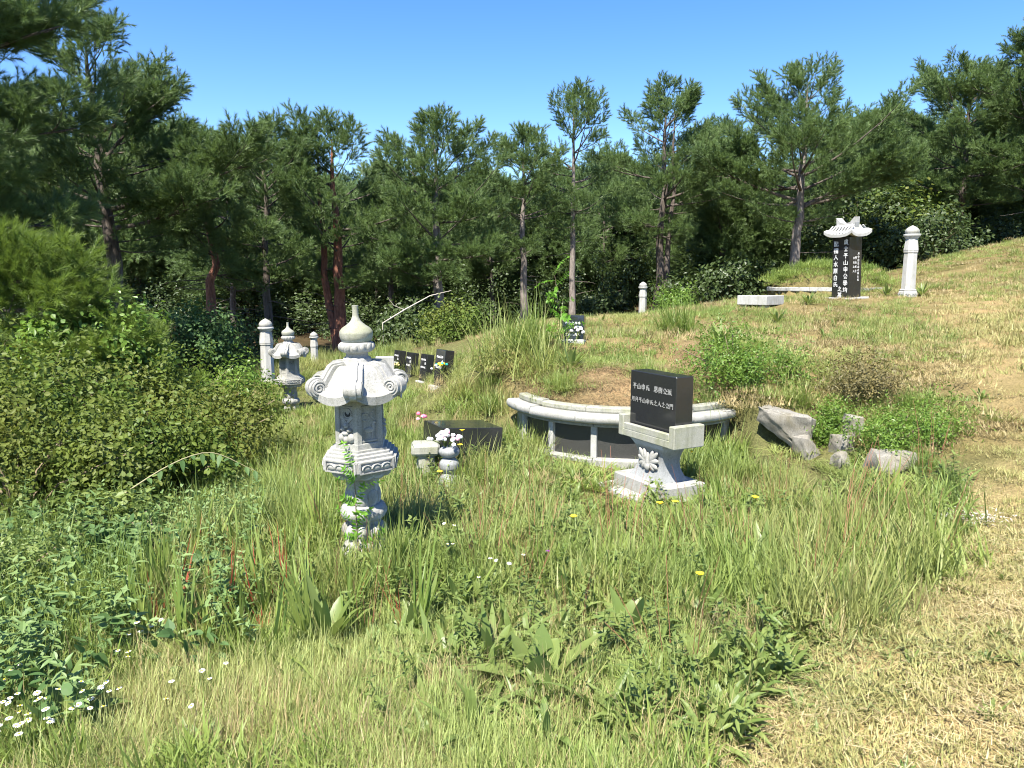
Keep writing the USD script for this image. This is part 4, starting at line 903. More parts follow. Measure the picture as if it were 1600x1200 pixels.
pine_at('red-trunked forked pine directly behind the big lantern', 532, 20.0, 182, 118, 0.32, 106, barkm=BARK_RED, twin=(-.42, .2), trunk_r=.17, dens=1.1, bare=9)
pine_at('broad pine with a grey leaning trunk behind the small grave markers', 690, 19.5, 182, 108, 0.32, 107, lean=(-.03, 0), trunk_r=.15, dens=1.1, limbs=((.42, -.7, 1.6, .05, .0), (.40, -2.3, 1.5, .0, .0)))
pine_at('narrow pine with a small high crown and pale thin trunk', 818, 21.5, 192, 62, 0.44, 108, lean=(-.02, 0), trunk_r=.11, wob=.02)
pine_at('slender tall pine with a long bare trunk above the lone marker', 893, 22.0, 136, 78, .40, 109, prof=[(0, .4), (.2, .8), (.5, 1.0), (.75, .7), (1, .2)], dens=.75, trunk_r=.095, wob=.012, spray=.85, upbend=.35)
pine_at('bushy pine with a dark double trunk behind the lone crest post', 1027, 24.0, 130, 102, 0.36, 110, twin=(.30, .1), trunk_r=.14, barkm=BARK_DARK, dens=1.05, limbs=((.55, .2, 1.9, .3, .1), (.88, .2, 1.1, .7, .2)))
pine_at('mid-height pine filling the gap left of the spreading pine', 1128, 27.0, 192, 80, .30, 111, trunk_r=.12, barkm=BARK_DARK)
pine_at('spreading flat-topped pine with forked limbs on the rise behind the round tomb', 1236, 21.5, 104, 140, .36, 112, prof=WIDE, trunk_r=.15, dens=1.0, lean=(.025, 0), upbend=.3, limbs=((.44, .05, 2.9, .22, .05), (.46, 3.05, 2.7, .25, .1), (.42, -.35, 2.3, .40, .1), (.62, .1, 2.5, .42, .12), (.58, 2.9, 2.0, .3, .1)), bare=3)
pine_at('pine behind the spreading one, its crown spilling over the gap to the right', 1352, 29.0, 250, 78, .30, 113, barkm=BARK_DARK)
pine_at('dense round-topped pine on the right with a thin visible trunk', 1492, 25.0, 98, 108, 0.28, 114, trunk_r=.13, dens=1.25, barkm=BARK_DARK)
pine_at('tall dark pine cut by the right edge of the picture', 1612, 23.5, 18, 105, .22, 115, trunk_r=.16, dens=1.2, barkm=BARK_DARK)
pine_at('dark pine standing between the round-topped pine and the right edge', 1562, 28.0, 150, 75, .25, 116, barkm=BARK_DARK, dens=1.1)
pine_at('small pine filling the dip between the forked red pine and the leaning grey one', 612, 24.0, 250, 66, .35, 117, barkm=BARK_DARK)
pine_at('pine showing behind the narrow one, with a lower rounder crown', 770, 26.0, 262, 68, .35, 118, barkm=BARK_DARK)
pine_at('pine behind the slender bare-trunked one, lower and darker', 940, 28.5, 270, 72, .3, 119, barkm=BARK_DARK)
pine_at('pine behind the left post pine, tops level with its crown', 365, 24.0, 232, 70, .3, 120, barkm=BARK_DARK)
rr = np.random.default_rng(5)
for i, px in enumerate(np.r_[np.linspace(-60, 1640, 27), np.linspace(20, 1600, 18)]):
    d = 26.5 + rr.uniform(0, 6) if i < 27 else 42 + rr.uniform(0, 8)
    ty = 305 + rr.uniform(-22, 40) - (15 if i >= 27 else 0)
    if 940 > px > 560: ty += 15
    if px > 1320: ty -= 70
    if px < 300: ty -= 60
    pine_at('dark pine deep in the shaded forest behind the front row', px + rr.uniform(-20, 20), d, ty, 85 + rr.uniform(-15, 20), .18 + rr.uniform(0, .1), 200 + i, barkm=BARK_DARK, dens=.20, spray=1.25, bare=4, protos=BOUGHS, group='dark pines deep in the forest')

# ------------------------------------------------------------------ shrubs
TWIGS = [twig(s) for s in range(4)]
TWIGS_BIG = [twig(20 + s, 18, .42, (.06, .10), .05, .16, (.3, .9, 1, .6, .0)) for s in range(4)]
TWIGS_FINE = [twig(60 + s, 34, .26, (.018, .032), .010, .08) for s in range(4)]
def shrub_pts(rng, n, size, clump=5):
    """points and outward directions through an uneven, lobed crown standing on the ground"""
    clump = max(clump, min(16, n // 45)); lob = rng.normal(size=(clump, 3)) * [.50, .50, .28]; lr = rng.uniform(.22, .62, clump) if clump > 6 else rng.uniform(.45, .75, clump); lob[:, 2] = np.abs(lob[:, 2]) + .35
    k = rng.integers(0, clump, n); d = rng.normal(size=(n, 3)); d /= np.linalg.norm(d, axis=1, keepdims=True)
    rad = lr[k] * rng.uniform(.35, 1.0, n) ** .5
    p = lob[k] + d * rad[:, None]; p[:, 2] = np.abs(p[:, 2])
    return p * (np.asarray(size) / [2., 2., 1.45]), d * [1, 1, .6] + [0, 0, .55]
def shrub(label, loc, size, n, mat, protos, seed, scale=1.0, name='shrub', category='shrub', stem=TWIG, group=None):
    r = np.random.default_rng(seed); t = thing(name, label, category, loc, group=group)
    p, d = shrub_pts(r, n, size)
    st = []
    for _ in range(9 + n // 60):
        q = p[r.integers(n)] * r.uniform(.9, 1.18); st.append(tube([(0, 0, -.1), (q[0] * .35, q[1] * .35, q[2] * .55), q], [.012, .008, .004], 5))
    obj('stem', cat(st), stem, t, True, kind='stuff')
    scatter('foliage', protos, mat, p - d * .1, d, r.uniform(0, 6.28, n), scale * r.uniform(.7, 1.25, n), parent=t, seed=seed)
    return t
def shrub_at(label, px, d, w, h, n, mat, protos, seed, scale=1.0, dz=0, **kw):
    return shrub(label, (hit(px, d) if d > 100 else on_ground(px, d)) + [0, 0, dz], (w, w * .9, h), n, mat, protos, seed, scale, **kw)
for a in (('olive thicket bush filling the left edge above the weeds', 40, 6.3, 2.3, 1.5, 760, BUSH, TWIGS, 301, 1.1), ('glossy broadleaf bush crowning the back of the left thicket', 105, 8.6, 1.6, 1.55, 420, BUSH_BRIGHT, TWIGS_BIG, 302, .8),
          ('yellowing thicket bush in the middle of the left thicket', 205, 6.8, 2.0, 1.32, 680, BUSH, TWIGS, 303, 1.1), ('dense olive bush at the right end of the left thicket', 305, 7.2, 1.35, 1.05, 520, BUSH, TWIGS, 304, 1.0),
          ('low dark bush at the foot of the thicket beside the tall grass', 245, 5.9, 1.3, .9, 430, BUSH, TWIGS, 305, 1.0), ('thicket bush low at the left edge', 30, 5.1, 1.7, 1.0, 520, BUSH, TWIGS, 306, .9),
          ('pale bush behind the thicket where the tall grass begins', 290, 9.8, 1.6, .7, 300, BUSH_BRIGHT, TWIGS, 307, 1.1),
          ('broad-leaved plant spreading in front of the thicket', 165, 4.6, .7, .38, 80, WEED, TWIGS_BIG, 308, .55), ('bluish leafy plant left of the red-bladed grass', 245, 4.1, .5, .28, 55, BUSH_BLUE, TWIGS_BIG, 309, .50),
          ('feathery weed at the left edge in the foreground', 15, 3.7, .6, .34, 110, WEED, TWIGS_FINE, 310, 1.2), ('pale feathery weed beside the red-bladed grass', 330, 4.7, .6, .30, 120, WEED_PALE, TWIGS_FINE, 311, 1.2),
          ('bright round bush on the slope above the rocks', 1145, 606, .66, .52, 260, BUSH_BRIGHT, TWIGS_FINE, 312, 1.1), ('browned bush above the gap in the rocks', 1322, 622, .62, .42, 240, BUSH_BROWN, TWIGS_FINE, 313, 1.0),
          ('green bush hiding the gap between the pale rocks', 1296, 688, .30, .38, 200, BUSH_BRIGHT, TWIGS_FINE, 314, .9), ('wide low green bush above the long flat rock', 1405, 697, .56, .30, 240, BUSH_BRIGHT, TWIGS_FINE, 315, .95),
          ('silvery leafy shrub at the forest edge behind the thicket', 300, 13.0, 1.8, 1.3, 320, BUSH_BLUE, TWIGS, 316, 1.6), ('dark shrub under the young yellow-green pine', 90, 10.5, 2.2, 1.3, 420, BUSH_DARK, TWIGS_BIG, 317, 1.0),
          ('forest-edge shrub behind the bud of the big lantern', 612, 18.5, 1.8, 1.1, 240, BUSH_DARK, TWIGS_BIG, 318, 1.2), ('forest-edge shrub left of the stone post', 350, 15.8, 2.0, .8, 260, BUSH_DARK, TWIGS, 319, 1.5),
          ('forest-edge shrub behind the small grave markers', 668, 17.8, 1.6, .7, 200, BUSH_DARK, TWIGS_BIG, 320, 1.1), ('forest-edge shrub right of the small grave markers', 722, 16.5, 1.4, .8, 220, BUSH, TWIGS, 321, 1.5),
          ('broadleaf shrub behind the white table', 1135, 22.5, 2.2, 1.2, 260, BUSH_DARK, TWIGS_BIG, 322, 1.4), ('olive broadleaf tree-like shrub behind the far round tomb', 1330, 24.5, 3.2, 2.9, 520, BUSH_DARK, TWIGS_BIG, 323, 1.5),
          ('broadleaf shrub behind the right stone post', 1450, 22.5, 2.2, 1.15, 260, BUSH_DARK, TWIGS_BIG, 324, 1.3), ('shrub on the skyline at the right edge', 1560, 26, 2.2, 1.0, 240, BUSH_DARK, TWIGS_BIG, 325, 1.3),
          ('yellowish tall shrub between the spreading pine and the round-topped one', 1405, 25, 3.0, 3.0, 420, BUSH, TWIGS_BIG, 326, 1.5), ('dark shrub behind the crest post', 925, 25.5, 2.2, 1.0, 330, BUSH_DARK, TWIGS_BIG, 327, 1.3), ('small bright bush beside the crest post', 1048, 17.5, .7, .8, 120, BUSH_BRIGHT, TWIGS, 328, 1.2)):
    shrub_at(*a)
# undergrowth that closes the view between the trunks
def whole_bush(seed, n=85):
    r = np.random.default_rng(seed); p, d = shrub_pts(r, n, (2.0, 2.0, 1.45)); return compose(TWIGS, p, d, r.uniform(1.2, 2.0, n), seed)
BUSHES = [whole_bush(500 + i) for i in range(5)]
rr = np.random.default_rng(77); P, Sc = [], []
for i in range(210):
    d = rr.uniform(29, 44) if i % 5 else rr.uniform(25.5, 30); px = rr.uniform(-200, 1800); low_ = 1.0 if px < 1250 else .5
    if px > 1250 and d < 31: d += 7
    P.append(on_ground(px, d)); Sc.append([rr.uniform(1.1, 1.8), rr.uniform(1.1, 1.8), rr.uniform(.8, 1.7) * low_])
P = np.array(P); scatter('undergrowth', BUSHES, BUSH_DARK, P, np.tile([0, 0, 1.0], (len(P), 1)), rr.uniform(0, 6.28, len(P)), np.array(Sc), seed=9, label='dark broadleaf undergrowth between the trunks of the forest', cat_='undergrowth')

# ------------------------------------------------------------------ grass
FRONT = Polygon([(-400,1500),(-400,1080),(200,1030),(420,960),(620,930),(1000,960),(1150,1000),(1150,1080),(1060,1300),(1000,1500)])
MEADOW = Polygon([(330,640),(385,570),(500,540),(700,540),(780,600),(800,640),(800,700),(1000,720),(1130,690),(1290,720),(1450,735),(1510,820),(1430,925),(1290,1020),(1170,1090),(1150,1010),(1000,960),(620,930),(420,960),(230,1010),(250,900),(360,760)])
LEFT = Polygon([(-400,1100),(-400,640),(330,600),(380,650),(370,760),(260,900),(240,1010),(100,1100)])
TUSSOCK = Polygon([(740,620),(730,545),(800,500),(900,520),(960,560),(900,590),(800,610)])
FEET = [(*p0[:2], .16), (RING[0], RING[1], 1.16), (1.12, 5.5, .34), (-.42, 6.33, .3), (*on_ground(572, 4.12)[:2], .15), (*wp[:2], .4), (*sp_[:2], .28)]
def sample(n, dmin, dmax, alpha, polys, seed, avoid=(), jitter_px=14.0):
    r = np.random.default_rng(seed); u = r.uniform(0, 1, n); k = 2 - alpha
    y = (dmin ** k + u * (dmax ** k - dmin ** k)) ** (1 / k)
    x = r.uniform(-1, 1, n) * (.78 * y + .5); z = ground(x, y)
    p = np.c_[x, y, z]; a, b = to_px(p); a, b = a + r.normal(0, jitter_px, n), b + r.normal(0, jitter_px * .6, n)
    keep = np.zeros(n, bool)
    for g in polys: keep |= contains_xy(g, a, b)
    for g in avoid: keep &= ~contains_xy(g, a, b)
    for fx, fy, fr in FEET: keep &= np.hypot(x - fx, y - fy) > fr
    return p[keep]
def strew(name, protos, mat, pos, scale, seed, label, tilt=.12, stretch=None, category='grass'):
    r = np.random.default_rng(seed); n = len(pos)
    d = np.c_[r.normal(0, tilt, (n, 2)), np.ones(n)]
    s = np.repeat((scale * r.uniform(.7, 1.25, n))[:, None], 3, 1)
    if stretch is not None: s[:, 2] *= stretch
    scatter(name, protos, mat, pos, d, r.uniform(0, 6.28, n), s, seed=seed, label=label, cat_=category)
LOW = [(Polygon([(830,720),(960,690),(1115,770),(1120,815),(1000,850),(860,830)]), .38), (Polygon([(780,690),(840,690),(1000,715),(1000,740),(790,720)]), .8), (Polygon([(590,590),(720,585),(780,640),(640,650)]), .6), (Polygon([(1170,690),(1300,700),(1480,715),(1480,790),(1300,790),(1170,740)]), .25), (Polygon([(400,600),(520,600),(520,680),(400,680)]), .7)]
def low(p):
    a, b = to_px(p); k = np.ones(len(p))
    for g, f in LOW: k = np.where(contains_xy(g, a, b), k * f, k)
    return k
def patch(p, scale, seed): return meshkit.fbm(np.c_[p[:, :2] * scale, np.zeros(len(p))], 3, seed)
FINE = [tuft(s, 380, .191, (.10, .24), .0025, (50, 88), (.1, .7)) for s in range(4)]
TALL = [tuft(10 + s, 169, 0.153, (.22, .46), .0052, (60, 88), (.08, .55)) for s in range(4)]
LUSHT = [tuft(20 + s, 143, 0.178, (.14, .34), .0095, (50, 85), (.1, .6)) for s in range(4)]
SHORT = [tuft(30 + s, 230, 0.229, (.04, .13), .0046, (40, 88), (.1, .6), (1, .8, .0)) for s in range(4)]
DRYT = [tuft(40 + s, 143, 0.178, (.10, .32), .0030, (45, 88), (.1, .6)) for s in range(3)]
STUB = [tuft(50 + s, 286, 0.191, (.018, .050), .0034, (20, 80), (.0, .3), (1, .9, .7, .3)) for s in range(4)]
LIE = [lying(60 + s, 150, 0.255, (.02, .075), .0022) for s in range(4)]
CLUMP = [tuft(70 + s, 120, .10, (.35, .75), .0075, (45, 88), (.15, .8)) for s in range(3)]
def blades_at(clumps, per, seed, h, w, el, droop, hk=1.0, spread=.03, prof=BLADE):
    """real blades standing in small clumps at the given ground points, in one mesh"""
    r = np.random.default_rng(seed); nc = len(clumps); n = nc * per; k = np.repeat(np.arange(nc), per)
    ch = r.uniform(.55, 1.25, nc) * hk; cl = r.uniform(0, 6.28, nc); cw = r.uniform(.7, 1.35, nc)
    base = clumps[k] + np.c_[r.normal(0, spread, (n, 2)), np.full(n, -.012)]
    az = np.where(r.uniform(0, 1, n) < .6, cl[k] + r.normal(0, .8, n), r.uniform(0, 6.28, n))
    e = np.where(r.uniform(0, 1, n) < .14, r.uniform(12, 45, n), r.uniform(*el, n))
    return ribbon(base, az, np.radians(e), r.uniform(*h, n) * ch[k], w * cw[k] * r.uniform(.6, 1.3, n), r.uniform(*droop, n), prof)
p = sample(21000, 1.9, 4.2, 1.2, [FRONT], 1); hh = patch(p, 2.2, 3)
tag(obj('fine_grass', blades_at(p, 12, 1, (.10, .24), .0026, (50, 88), (.1, .75), .45 + 1.0 * hh), GRASS_FINE), 'fine yellow-green grass covering the foreground', 'grass', None, 'stuff')
p = sample(420, 1.9, 4.5, 1.2, [FRONT], 2); strew('dry_grass', DRYT, GRASS_DRY, p, .8, 2, 'dry brown stalks mixed into the foreground grass')
p = sample(3077, 3.0, 19, 1.35, [MEADOW], 3); h = patch(p, 1.1, 6); far = np.clip((p[:, 1] - 3) / 12, 0, 1)
near_stone = low(p)
strew('tall_grass', TALL, GRASS_TALL, p, 1.0, 3, 'tall yellow-green grass round the lanterns and tables', stretch=(.45 + .85 * h) * near_stone, tilt=.16)
p = sample(1077, 3.0, 12, 1.35, [MEADOW], 4); h = patch(p, .8, 8); p = p[h > .46]; strew('lush_grass', LUSHT, GRASS_LUSH, p, 1.0, 4, 'broad-bladed green grass in patches of the meadow', tilt=.2, stretch=low(p))
p = sample(1000, 3.0, 16, 1.35, [MEADOW], 5); strew('meadow_dry_grass', DRYT, GRASS_DRY, p, 1.0, 5, 'dry straw stalks and seed heads standing in the meadow', stretch=low(p))
p = sample(420, 3.2, 7, 1.2, [Polygon([(1020,800),(1200,785),(1480,790),(1510,830),(1430,920),(1290,1010),(1100,980)])], 6); strew('bladed_grass', LUSHT, GRASS_LUSH, p, 1.0, 6, 'dense long green grass along the mown edge', stretch=1.05 + 0 * p[:, 0], tilt=.25)
p = sample(5200, 5.5, 24, 1.3, [HILL], 7, avoid=[BARE]); h = patch(p, 1.4, 2); q = patch(p, .5, 12)
strew('slope_grass', SHORT, GRASS_TALL, p[h > .42], 1.25, 7, 'short patchy green grass on the slope', stretch=(.5 + 1.0 * q)[h > .42])
strew('slope_dry_grass', SHORT, GRASS_DRY, p[h <= .56], 1.15, 8, 'short dry straw-coloured grass on the slope', stretch=(.4 + .9 * q)[h <= .56])
p = sample(3200, 5.5, 22, 1.2, [BARE], 9); strew('bare_grass', STUB + SHORT[:1], STUBBLE, p, 1.5, 9, 'thin dry stubble on the worn bare part of the slope')
p = sample(2308, 1.8, 8, 1.25, [MOWN], 10); strew('mown_grass', STUB, STUBBLE, p, 1.1, 10, 'mown dry stubble of the strip at lower right')
p = sample(520, 1.8, 7, 1.2, [MOWN], 11); strew('straw', LIE, STRAW, p, 1.0, 11, 'cut straw lying on the mown strip', category='straw', tilt=.05)
p = sample(400, 2.4, 6, 1.2, [Polygon([(1180,1090),(1290,1000),(1420,920),(1500,850),(1560,860),(1450,1000),(1350,1070)])], 12); strew('hay', LIE, HAY_GREEN, p + [0, 0, .01], 1.3, 12, 'raked green cuttings along the edge of the tall grass', category='hay', tilt=.12)
p = sample(1100, 2.6, 14, 1.3, [LEFT], 13); strew('thicket_grass', TALL, GRASS_LUSH, p, .9, 13, 'shaded grass under and around the left thicket')
# grass and weeds on the earth of the round tomb
r = np.random.default_rng(15); a = r.uniform(0, 6.28, 260); q = 1.0 * np.sqrt(r.uniform(0, 1, 260)); x, y = RING[0] + q * np.cos(a), RING[1] + q * np.sin(a)
k = meshkit.fbm(np.c_[x * 2, y * 2, 0 * x], 3, 5) + .25 * (y - RING[1]) > .5
strew('tomb_grass', SHORT, GRASS_TALL, np.c_[x, y, ground(x, y)][k], 1.0, 15, 'sparse grass on the earth of the near round tomb')
strew('tomb_straw', LIE, GRASS_DRY, np.c_[x, y, ground(x, y)][~k], 1.0, 16, 'dry brown litter on the earth of the near round tomb', category='straw')
a = r.uniform(0, 6.28, 160); q = 1.15 * np.sqrt(r.uniform(0, 1, 160)); x, y = FAR[0] + q * np.cos(a), FAR[1] + q * np.sin(a)
strew('mound_grass', SHORT, GRASS_LUSH, np.c_[x, y, ground(x, y)], 1.6, 17, 'green grass on the far round tomb')
# reddened and long single blades in the left foreground
REDS = [tuft(80 + s, 9, .05, (.30, .55), .008, (65, 88), (.05, .5)) for s in range(3)]
p = sample(900, 3.0, 4.6, 1.2, [Polygon([(180,930),(330,850),(480,840),(640,880),(620,1000),(420,1030),(200,1040)])], 18); strew('red_bladed_grass', REDS, RED_BLADE, p[:26], .8, 18, 'reddened grass blades in the left foreground')
strew('sword_grass', [tuft(90 + s, 12, .05, (.35, .62), .012, (68, 88), (.02, .35)) for s in range(3)], GRASS_LUSH, p[70:150], .9, 19, 'long sword-like green blades in the left foreground')

# ------------------------------------------------------------------ weeds, flowers and single plants
def _vf(c): return np.array(c.vertices), np.array(c.faces)
STEMS = [leafy_stem(s, .34, 22, (.06, .11), .017) for s in range(4)] 
ROS_S = [rosette(s + 30, 9, (.09, .17), .026) for s in range(4)]
STALK = [join(*[_vf(tube([(x, y, 0), (x * 1.5, y * 1.5, h * .6), (x * 2.2, y * 2.2, h)], np.linspace(.0016, .0009, 3), 3, cap=False)) for x, y, h in np.random.default_rng(300 + s).uniform((-.08, -.08, .22), (.08, .08, .52), (7, 3))]) for s in range(3)]
MEADOW2 = Polygon([(420,960),(520,800),(640,740),(800,720),(1000,790),(1110,790),(1480,750),(1500,840),(1400,930),(1260,1030),(1160,1110),(1150,1300),(600,1300),(560,1000)])
p = sample(4500, 2.3, 9, 1.25, [MEADOW2], 31); h = patch(p, 1.0, 21); p = p[h > .47]; strew('leafy_weed', STEMS, WEED, p[:300], .85, 31, 'leafy upright weeds mixed through the meadow', tilt=.2, category='weeds', stretch=.75 + 0 * p[:300, 0])
strew('low_weed', ROS_S, WEED, p[300:560], 1.0, 32, 'small broad-leaved weeds low in the grass', tilt=.15, category='weeds')
p = sample(1200, 2.4, 5, 1.2, [Polygon([(-300,1300),(-300,860),(150,800),(420,880),(420,1010),(200,1060),(60,1300)])], 33); strew('mixed_weed', STEMS, WEED_PALE, p[:200], 1.0, 33, 'pale upright weeds in the left foreground', tilt=.25, category='weeds')
strew('broad_weed', [twig(700 + i, 16, .26, (.05, .08), .036, .07, (.35, 1, .9, .5, .0)) for i in range(3)], BUSH_BLUE, p[200:300], .9, 34, 'bluish broad-leaved weeds in the left foreground', tilt=.35, category='weeds')
p = sample(900, 2.6, 8, 1.3, [MEADOW2], 35); strew('seed_stalk', STALK, STEM_RED, p[:30], 1.0, 35, 'thin reddish seed stalks standing in the meadow', tilt=.12, category='weeds')
p = sample(1400, 5.5, 16, 1.3, [HILL], 36, avoid=[BARE]); strew('slope_weed', ROS_S, WEED, p[:50], 1.1, 36, 'dark green leafy weeds dotted over the slope', category='weeds')
p = sample(400, 2.0, 5, 1.2, [MOWN], 37); strew('mown_weed', ROS_S, WEED, p[:45], .5, 37, 'tiny green weeds regrowing on the mown strip', category='weeds')

ROS_L = [rosette(s + 130, 13, (.14, .30), .030, (25, 80), (.2, .7)) for s in range(4)]
p = sample(5000, 2.3, 9, 1.25, [MEADOW2], 41); h = patch(p, 1.3, 23); p = p[h > .45]; strew('strap_weed', ROS_L, WEED, p[:400], 1.0, 41, 'strappy broad-leaved weeds crowding the meadow', tilt=.2, category='weeds')
p = sample(700, 1.9, 4.5, 1.2, [FRONT], 42); h = patch(p, 1.6, 24); strew('front_blade_grass', LUSHT, GRASS_LUSH, p[h > .52][:90], .7, 42, 'broader green blades in patches of the fine foreground grass', tilt=.3)
strew('front_low_weed', ROS_S, WEED_PALE, p[h < .45][:120], .8, 43, 'small pale weeds low in the fine foreground grass', category='weeds', tilt=.2)
def plant_master(seed, n, L, w, el):
    r = np.random.default_rng(seed); t = thing('broadleaf_plant', None, 'plant', (0, 0, 0))
    for k in range(n):
        a = k * 2.4 + r.normal(0, .25)
        v, f = ribbon(np.array([[.012 * math.cos(a), .012 * math.sin(a), -.01]]), [a], [math.radians(r.uniform(el[0] - 18, el[1]))], [r.uniform(*L)], [w * r.uniform(.8, 1.2)], [r.uniform(.1, .55)], (.22, .6, .95, 1, .8, .45, .0), .16)
        obj('leaf', (v, f), WEED, t, True)
    return t
SPOTS = [(100, 1150, .40, 'big dock-like rosette among the white daisies at lower left'), (512, 1010, .33, 'strappy green plant right of the red-bladed grass'), (845, 1075, .34, 'bright broad-leaved plant in the middle of the foreground'), (985, 1000, .26, 'broad-leaved plant between the bright one and the mown edge'),
         (1100, 1060, .26, 'upright-leaved plant standing at the corner of the mown strip'), (770, 1040, .25, 'narrow-leaved plant just left of the bright broad-leaved one'), (850, 870, .24, 'leafy plant carrying the purple flower'), (720, 960, .24, 'leafy plant in the meadow right of the big lantern'),
         (910, 940, .24, 'leafy plant below the yellow flower in the meadow'), (1190, 900, .28, 'leafy plant at the left of the long grass edge'), (985, 870, .23, 'grey-green plant in front of the headstone plinth'), (1085, 975, .25, 'tall leafy plant behind the upright-leaved one'),
         (640, 1000, .22, 'small leafy plant left of the meadow plant'), (1215, 505, .45, 'dark leafy plant on the slope below the black stele'), (1125, 545, .45, 'dark leafy plant just above the bright round bush'), (893, 580, .42, 'lily-like plant on the bank above the near round tomb'),
         (1385, 463, .42, 'leafy plant at the foot of the black stele'), (1440, 462, .42, 'leafy plant at the foot of the tall stone post'), (1262, 476, .40, 'leafy plants beside the white table'), (1165, 600, .36, 'dark upright plant right of the bright round bush')]
masters = [plant_master(61, 13, (.7, 1.05), .17, (40, 80)), plant_master(62, 16, (.6, 1.0), .11, (50, 85)), plant_master(63, 12, (.55, .95), .21, (30, 75))]
used = set()
SPOTS = [(a, b, c * (.95 if b > 1100 else 1.4 if b > 800 else .95), d) for a, b, c, d in SPOTS]
for i, (px, py, size, lab) in enumerate(SPOTS):
    q = hit(px, py); k = (0, 1, 2, 0, 2, 1, 0, 0, 1, 1, 2, 0, 1, 1, 1, 1, 1, 1, 1, 1)[i]
    if k not in used:
        used.add(k); x = UsdGeom.Xformable(masters[k]); ops = x.GetOrderedXformOps(); ops[0].Set(Gf.Vec3d(*map(float, q))); ops[1].Set(37.0 * i); x.AddScaleOp().Set(Gf.Vec3f(size, size, size)); masters[k].SetCustomDataByKey('label', lab)
    else: copy_of(masters[k], lab, q, i * 1.3, size)
# grass tussocks that stand out
TUS = [tuft(400 + s, 620, .24, (.40, .95), .0085, (42, 88), (.15, .8)) for s in range(3)]
for i, (px, py, sc, mat, lab) in enumerate(((785, 578, 1.25, GRASS_TALL, 'big arching grass tussock on the bank above the small markers'), (848, 592, 1.15, GRASS_TALL, 'broad brownish-green tussock right of the big arching one'), (825, 548, 1.0, GRASS_LUSH, 'tussock on the crest behind the big arching one'),
        (1058, 525, .95, GRASS_LUSH, 'rounded green tussock on the crest left of the white table'), (1245, 635, 0.44, GRASS_LUSH, 'upright grass tussock above the large pale rock'), (1360, 640, 0.44, GRASS_TALL, 'yellowish tussock above the wide low bush'), (1420, 640, 0.40, GRASS_LUSH, 'green tussock right of the browned bush'),
        (1010, 590, 0.40, GRASS_LUSH, 'small tussock on the bank behind the headstone'), (880, 610, .42, GRASS_LUSH, 'dark tussock at the rim of the near round tomb'), (1100, 655, .5, GRASS_TALL, 'tussock between the headstone and the large pale rock'), (1440, 735, 0.36, GRASS_LUSH, 'drooping tussock right of the long flat rock'),
        (720, 620, .6, GRASS_TALL, 'tall grass tussock right of the small grave markers'), (760, 715, .35, GRASS_LUSH, 'dark tussock at the right end of the black table'))):
    q = hit(px, py); t = thing('grass_tussock', lab, 'tussock', q, i * .7, scale=sc); obj('blades', TUS[i % 3], mat, t, kind='stuff'); obj('dry_blades', tuft(450 + i, 60, .15, (.25, .7), .006, (30, 85), (.2, .9)), GRASS_DRY, t, kind='stuff')
# locust saplings
COMP = [compound(s) for s in range(3)]
def locust(label, base, H, n, seed, sc, lean=(0, 0), lo=.35):
    r = np.random.default_rng(seed); t = thing('locust_sapling', label, 'sapling', base); tt = np.linspace(0, 1, 6)
    line = np.c_[lean[0] * tt ** 1.5 + r.normal(0, .01, 6), lean[1] * tt + r.normal(0, .01, 6), H * tt]
    obj('stem', tube(line, np.linspace(.006, .002, 6), 5), TWIG, t, True)
    for k in range(n):
        u = lo + (1 - lo) * k / (n - 1); a = k * 2.4 + r.normal(0, .4); el = r.uniform(.1, .8) if k < n - 1 else 1.3
        p_ = np.array([[np.interp(u, tt, line[:, i]) for i in range(3)]]); d = np.array([[math.cos(a) * math.cos(el), math.sin(a) * math.cos(el), math.sin(el)]])
        obj('leaf', compose([COMP[k % 3]], p_, d, [sc * r.uniform(.75, 1.15)], seed + k), LOCUST, t)
q = hit(560, 880); q = np.array([.0, 0, 0]) + on_ground(563, 3.86)
locust('young locust sapling with bright feathery leaves in front of the lantern shaft', q, .62, 13, 71, .72, (-.03, .02), .30)
q = hit(880, 540); q2 = at(868, 430, q[1]); locust('bright green locust sapling rising against the trunks above the lone marker', q, q2[2] - q[2], 11, 72, 1.25, (q2[0] - q[0], 0), .25)
q = hit(872, 552); locust('small locust shoot just left of the lone marker', q, .30, 6, 73, 1.0)
# bramble cane arching out of the thicket
c0, c1, c2, c3 = at(150, 800, 4.7), at(250, 735, 4.9), at(330, 707, 5.1), at(398, 735, 5.2); cp = np.array([c0, c1, c2, c3]); tt = np.linspace(0, 3, 16)
line = np.stack([RBFInterpolator(np.arange(4.)[:, None], cp[:, i])(tt[:, None]) for i in range(3)], 1); line = np.vstack([[c0[0] - .25, c0[1], float(ground(c0[0] - .25, c0[1]))], line]); base = line[0].copy()
t = thing('bramble_cane', 'long pale bramble cane arching out of the thicket over the grass', 'bramble', base)
obj('stem', tube(line - base, np.linspace(.007, .0025, len(line)), 5), plain('pale_cane', (.22, .20, .10), .7), t, True)
r = np.random.default_rng(5)
for k in range(5, len(line)):
    for sgn in (-1, 1):
        obj('leaf', ribbon([line[k] - base], [r.uniform(-.6, .6) + sgn * 1.2], [r.uniform(-1.2, .2)], [r.uniform(.06, .09)], [.034], [.3], (.3, 1, .95, .55, .0), .12), BUSH_BLUE, t)
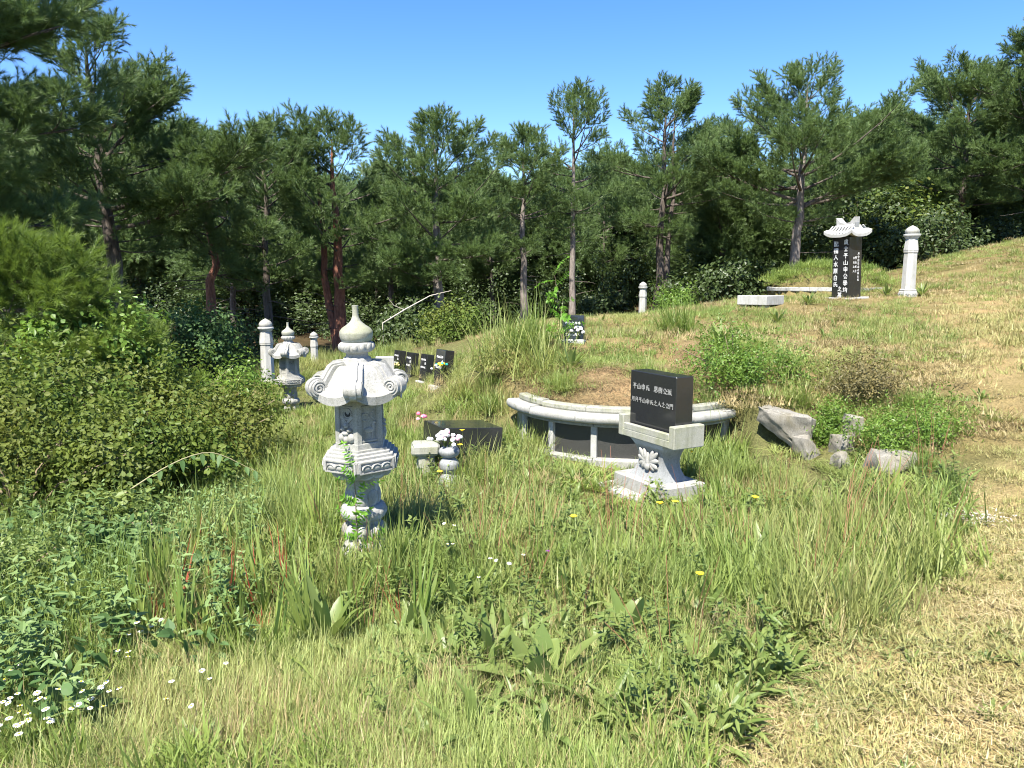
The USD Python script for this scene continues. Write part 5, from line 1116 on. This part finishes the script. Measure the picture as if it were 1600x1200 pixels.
# daisies, yellow flowers, a purple one
def daisy(label, base, n, seed, spread, H):
    r = np.random.default_rng(seed); t = thing('daisy_plant', label, 'daisies', base); st = []
    for k in range(n):
        a = r.uniform(0, 6.28); q = spread * math.sqrt(r.uniform(0, 1)); h = H * r.uniform(.7, 1.15); p_ = np.array([q * math.cos(a), q * math.sin(a), h])
        st.append(tube([(p_[0] * .4, p_[1] * .4, -.02), (p_[0] * .8, p_[1] * .8, h * .6), p_], .0013, 3, cap=False))
        m = 12; aa = np.arange(m) * 2 * np.pi / m + r.uniform(0, 1)
        v, f = ribbon(np.c_[.003 * np.cos(aa), .003 * np.sin(aa), np.zeros(m)], aa, np.full(m, .25) + .7 * np.cos(aa - k) * ((k * 3) % 4) / 4, np.full(m, .0082) * (.75 + .5 * ((k * 7) % 5) / 4), .0046, .2, (.6, 1, .5))
        b = obj('bloom', (v + p_, f), WHITE_PETAL, t); obj('disc', ellipsoid(p_ + [0, 0, .001], (.0042, .0042, .0025), 1), YELLOW_PETAL, b)
    obj('stems', cat(st), WEED, t, kind='stuff'); return t
daisy('cluster of small white daisies at the lower left corner', hit(60, 1190), 26, 81, .17, .20)
daisy('few white daisies left of the big rosette', hit(10, 1110), 9, 82, .12, .18)
daisy('white daisies right of the big rosette', hit(175, 1155), 8, 83, .12, .17)
daisy('sparse white daisies under the red-bladed grass', hit(225, 1050), 8, 84, .16, .16)
daisy('sparse white daisies in the fine foreground grass', hit(270, 1120), 6, 85, .2, .14)
daisy('white daisies in the meadow below the black table', hit(730, 915), 5, 86, .22, .26)
daisy('white daisies scattered in the centre of the meadow', hit(800, 950), 4, 87, .2, .24)
def yellow(label, px, py, h=.34, mat=YELLOW_PETAL, size=.024):
    b = hit(px, py + h * 200); top = at(px, py, b[1]); H = top[2] - b[2]
    t = thing('wild_flower', label, 'flower', b); r = np.random.default_rng(px)
    obj('stem', tube([(0, 0, 0), (.01, 0, H * .6), (top[0] - b[0], 0, H)], .0016, 4), WEED, t)
    m = 12; aa = np.arange(m) * 2 * np.pi / m; v, f = ribbon(np.tile([top[0] - b[0], 0, H], (m, 1)), aa, np.full(m, .5), np.full(m, size), size * .45, .1, (.5, 1, .6)); obj('bloom', (v, f), mat, t); obj('disc', ellipsoid((top[0] - b[0], 0, H + .004), size * .35, 1), mat, t)
for a in (('yellow flower in front of the grey vase', 687, 738), ('yellow flower against the black table top', 722, 673), ('yellow flower right of the grey vase', 719, 696), ('yellow flower in the open meadow left of the headstone', 896, 808), ('yellow flower at the front corner of the headstone slab', 1031, 787),
          ('yellow flower right of the headstone front corner', 1055, 785), ('yellow flower in the long grass right of the headstone', 1180, 778), ('yellow flower low in the meadow below the headstone', 1094, 898), ('yellow flower beside the headstone cradle', 1081, 706)): yellow(*a)
yellow('single purple flower in the meadow', 856, 862, .22, PURPLE, .014)
# dried white flower heads on the mown edge
q = hit(1525, 818); r = np.random.default_rng(3)
t = thing('dried_flowers', 'patch of dried whitish flower heads lying on the mown edge', 'dried flowers', q)
obj('heads', ribbon(np.c_[r.normal(0, .10, 240), r.normal(0, .07, 240), r.uniform(.01, .06, 240)], r.uniform(0, 6.28, 240), r.uniform(-.3, .9, 240), r.uniform(.012, .03, 240), .007, .2, (.5, 1, .4)), plain('dried_petals', (.46, .43, .38), .8), t, kind='stuff')
obj('stalks', lying(5, 40, .16, (.06, .16), .003), STRAW, t, kind='stuff')
# a pale dead branch leaning at the forest edge
b0, b1, b2 = at(598, 505, 17.2), at(632, 484, 17.4), at(672, 462, 17.8)
tt = thing('dead_branch', 'pale dead branch leaning across the shade behind the big lantern', 'dead branch', b0)
obj('stem', tube(np.array([b0 + [0, 0, -.5], b0, b1, b2, b2 + [.5, .1, .12]]) - b0, (.02, .02, .018, .012, .006), 5), plain('dead_wood', (.36, .32, .27), .85), tt, True)
obj('side_twig', tube(np.array([b1, b1 + [-.25, 0, .10], b1 + [-.4, 0, .3]]) - b0, (.008, .006, .003), 4), plain('dead_twig_wood', (.32, .28, .24), .85), tt, True)
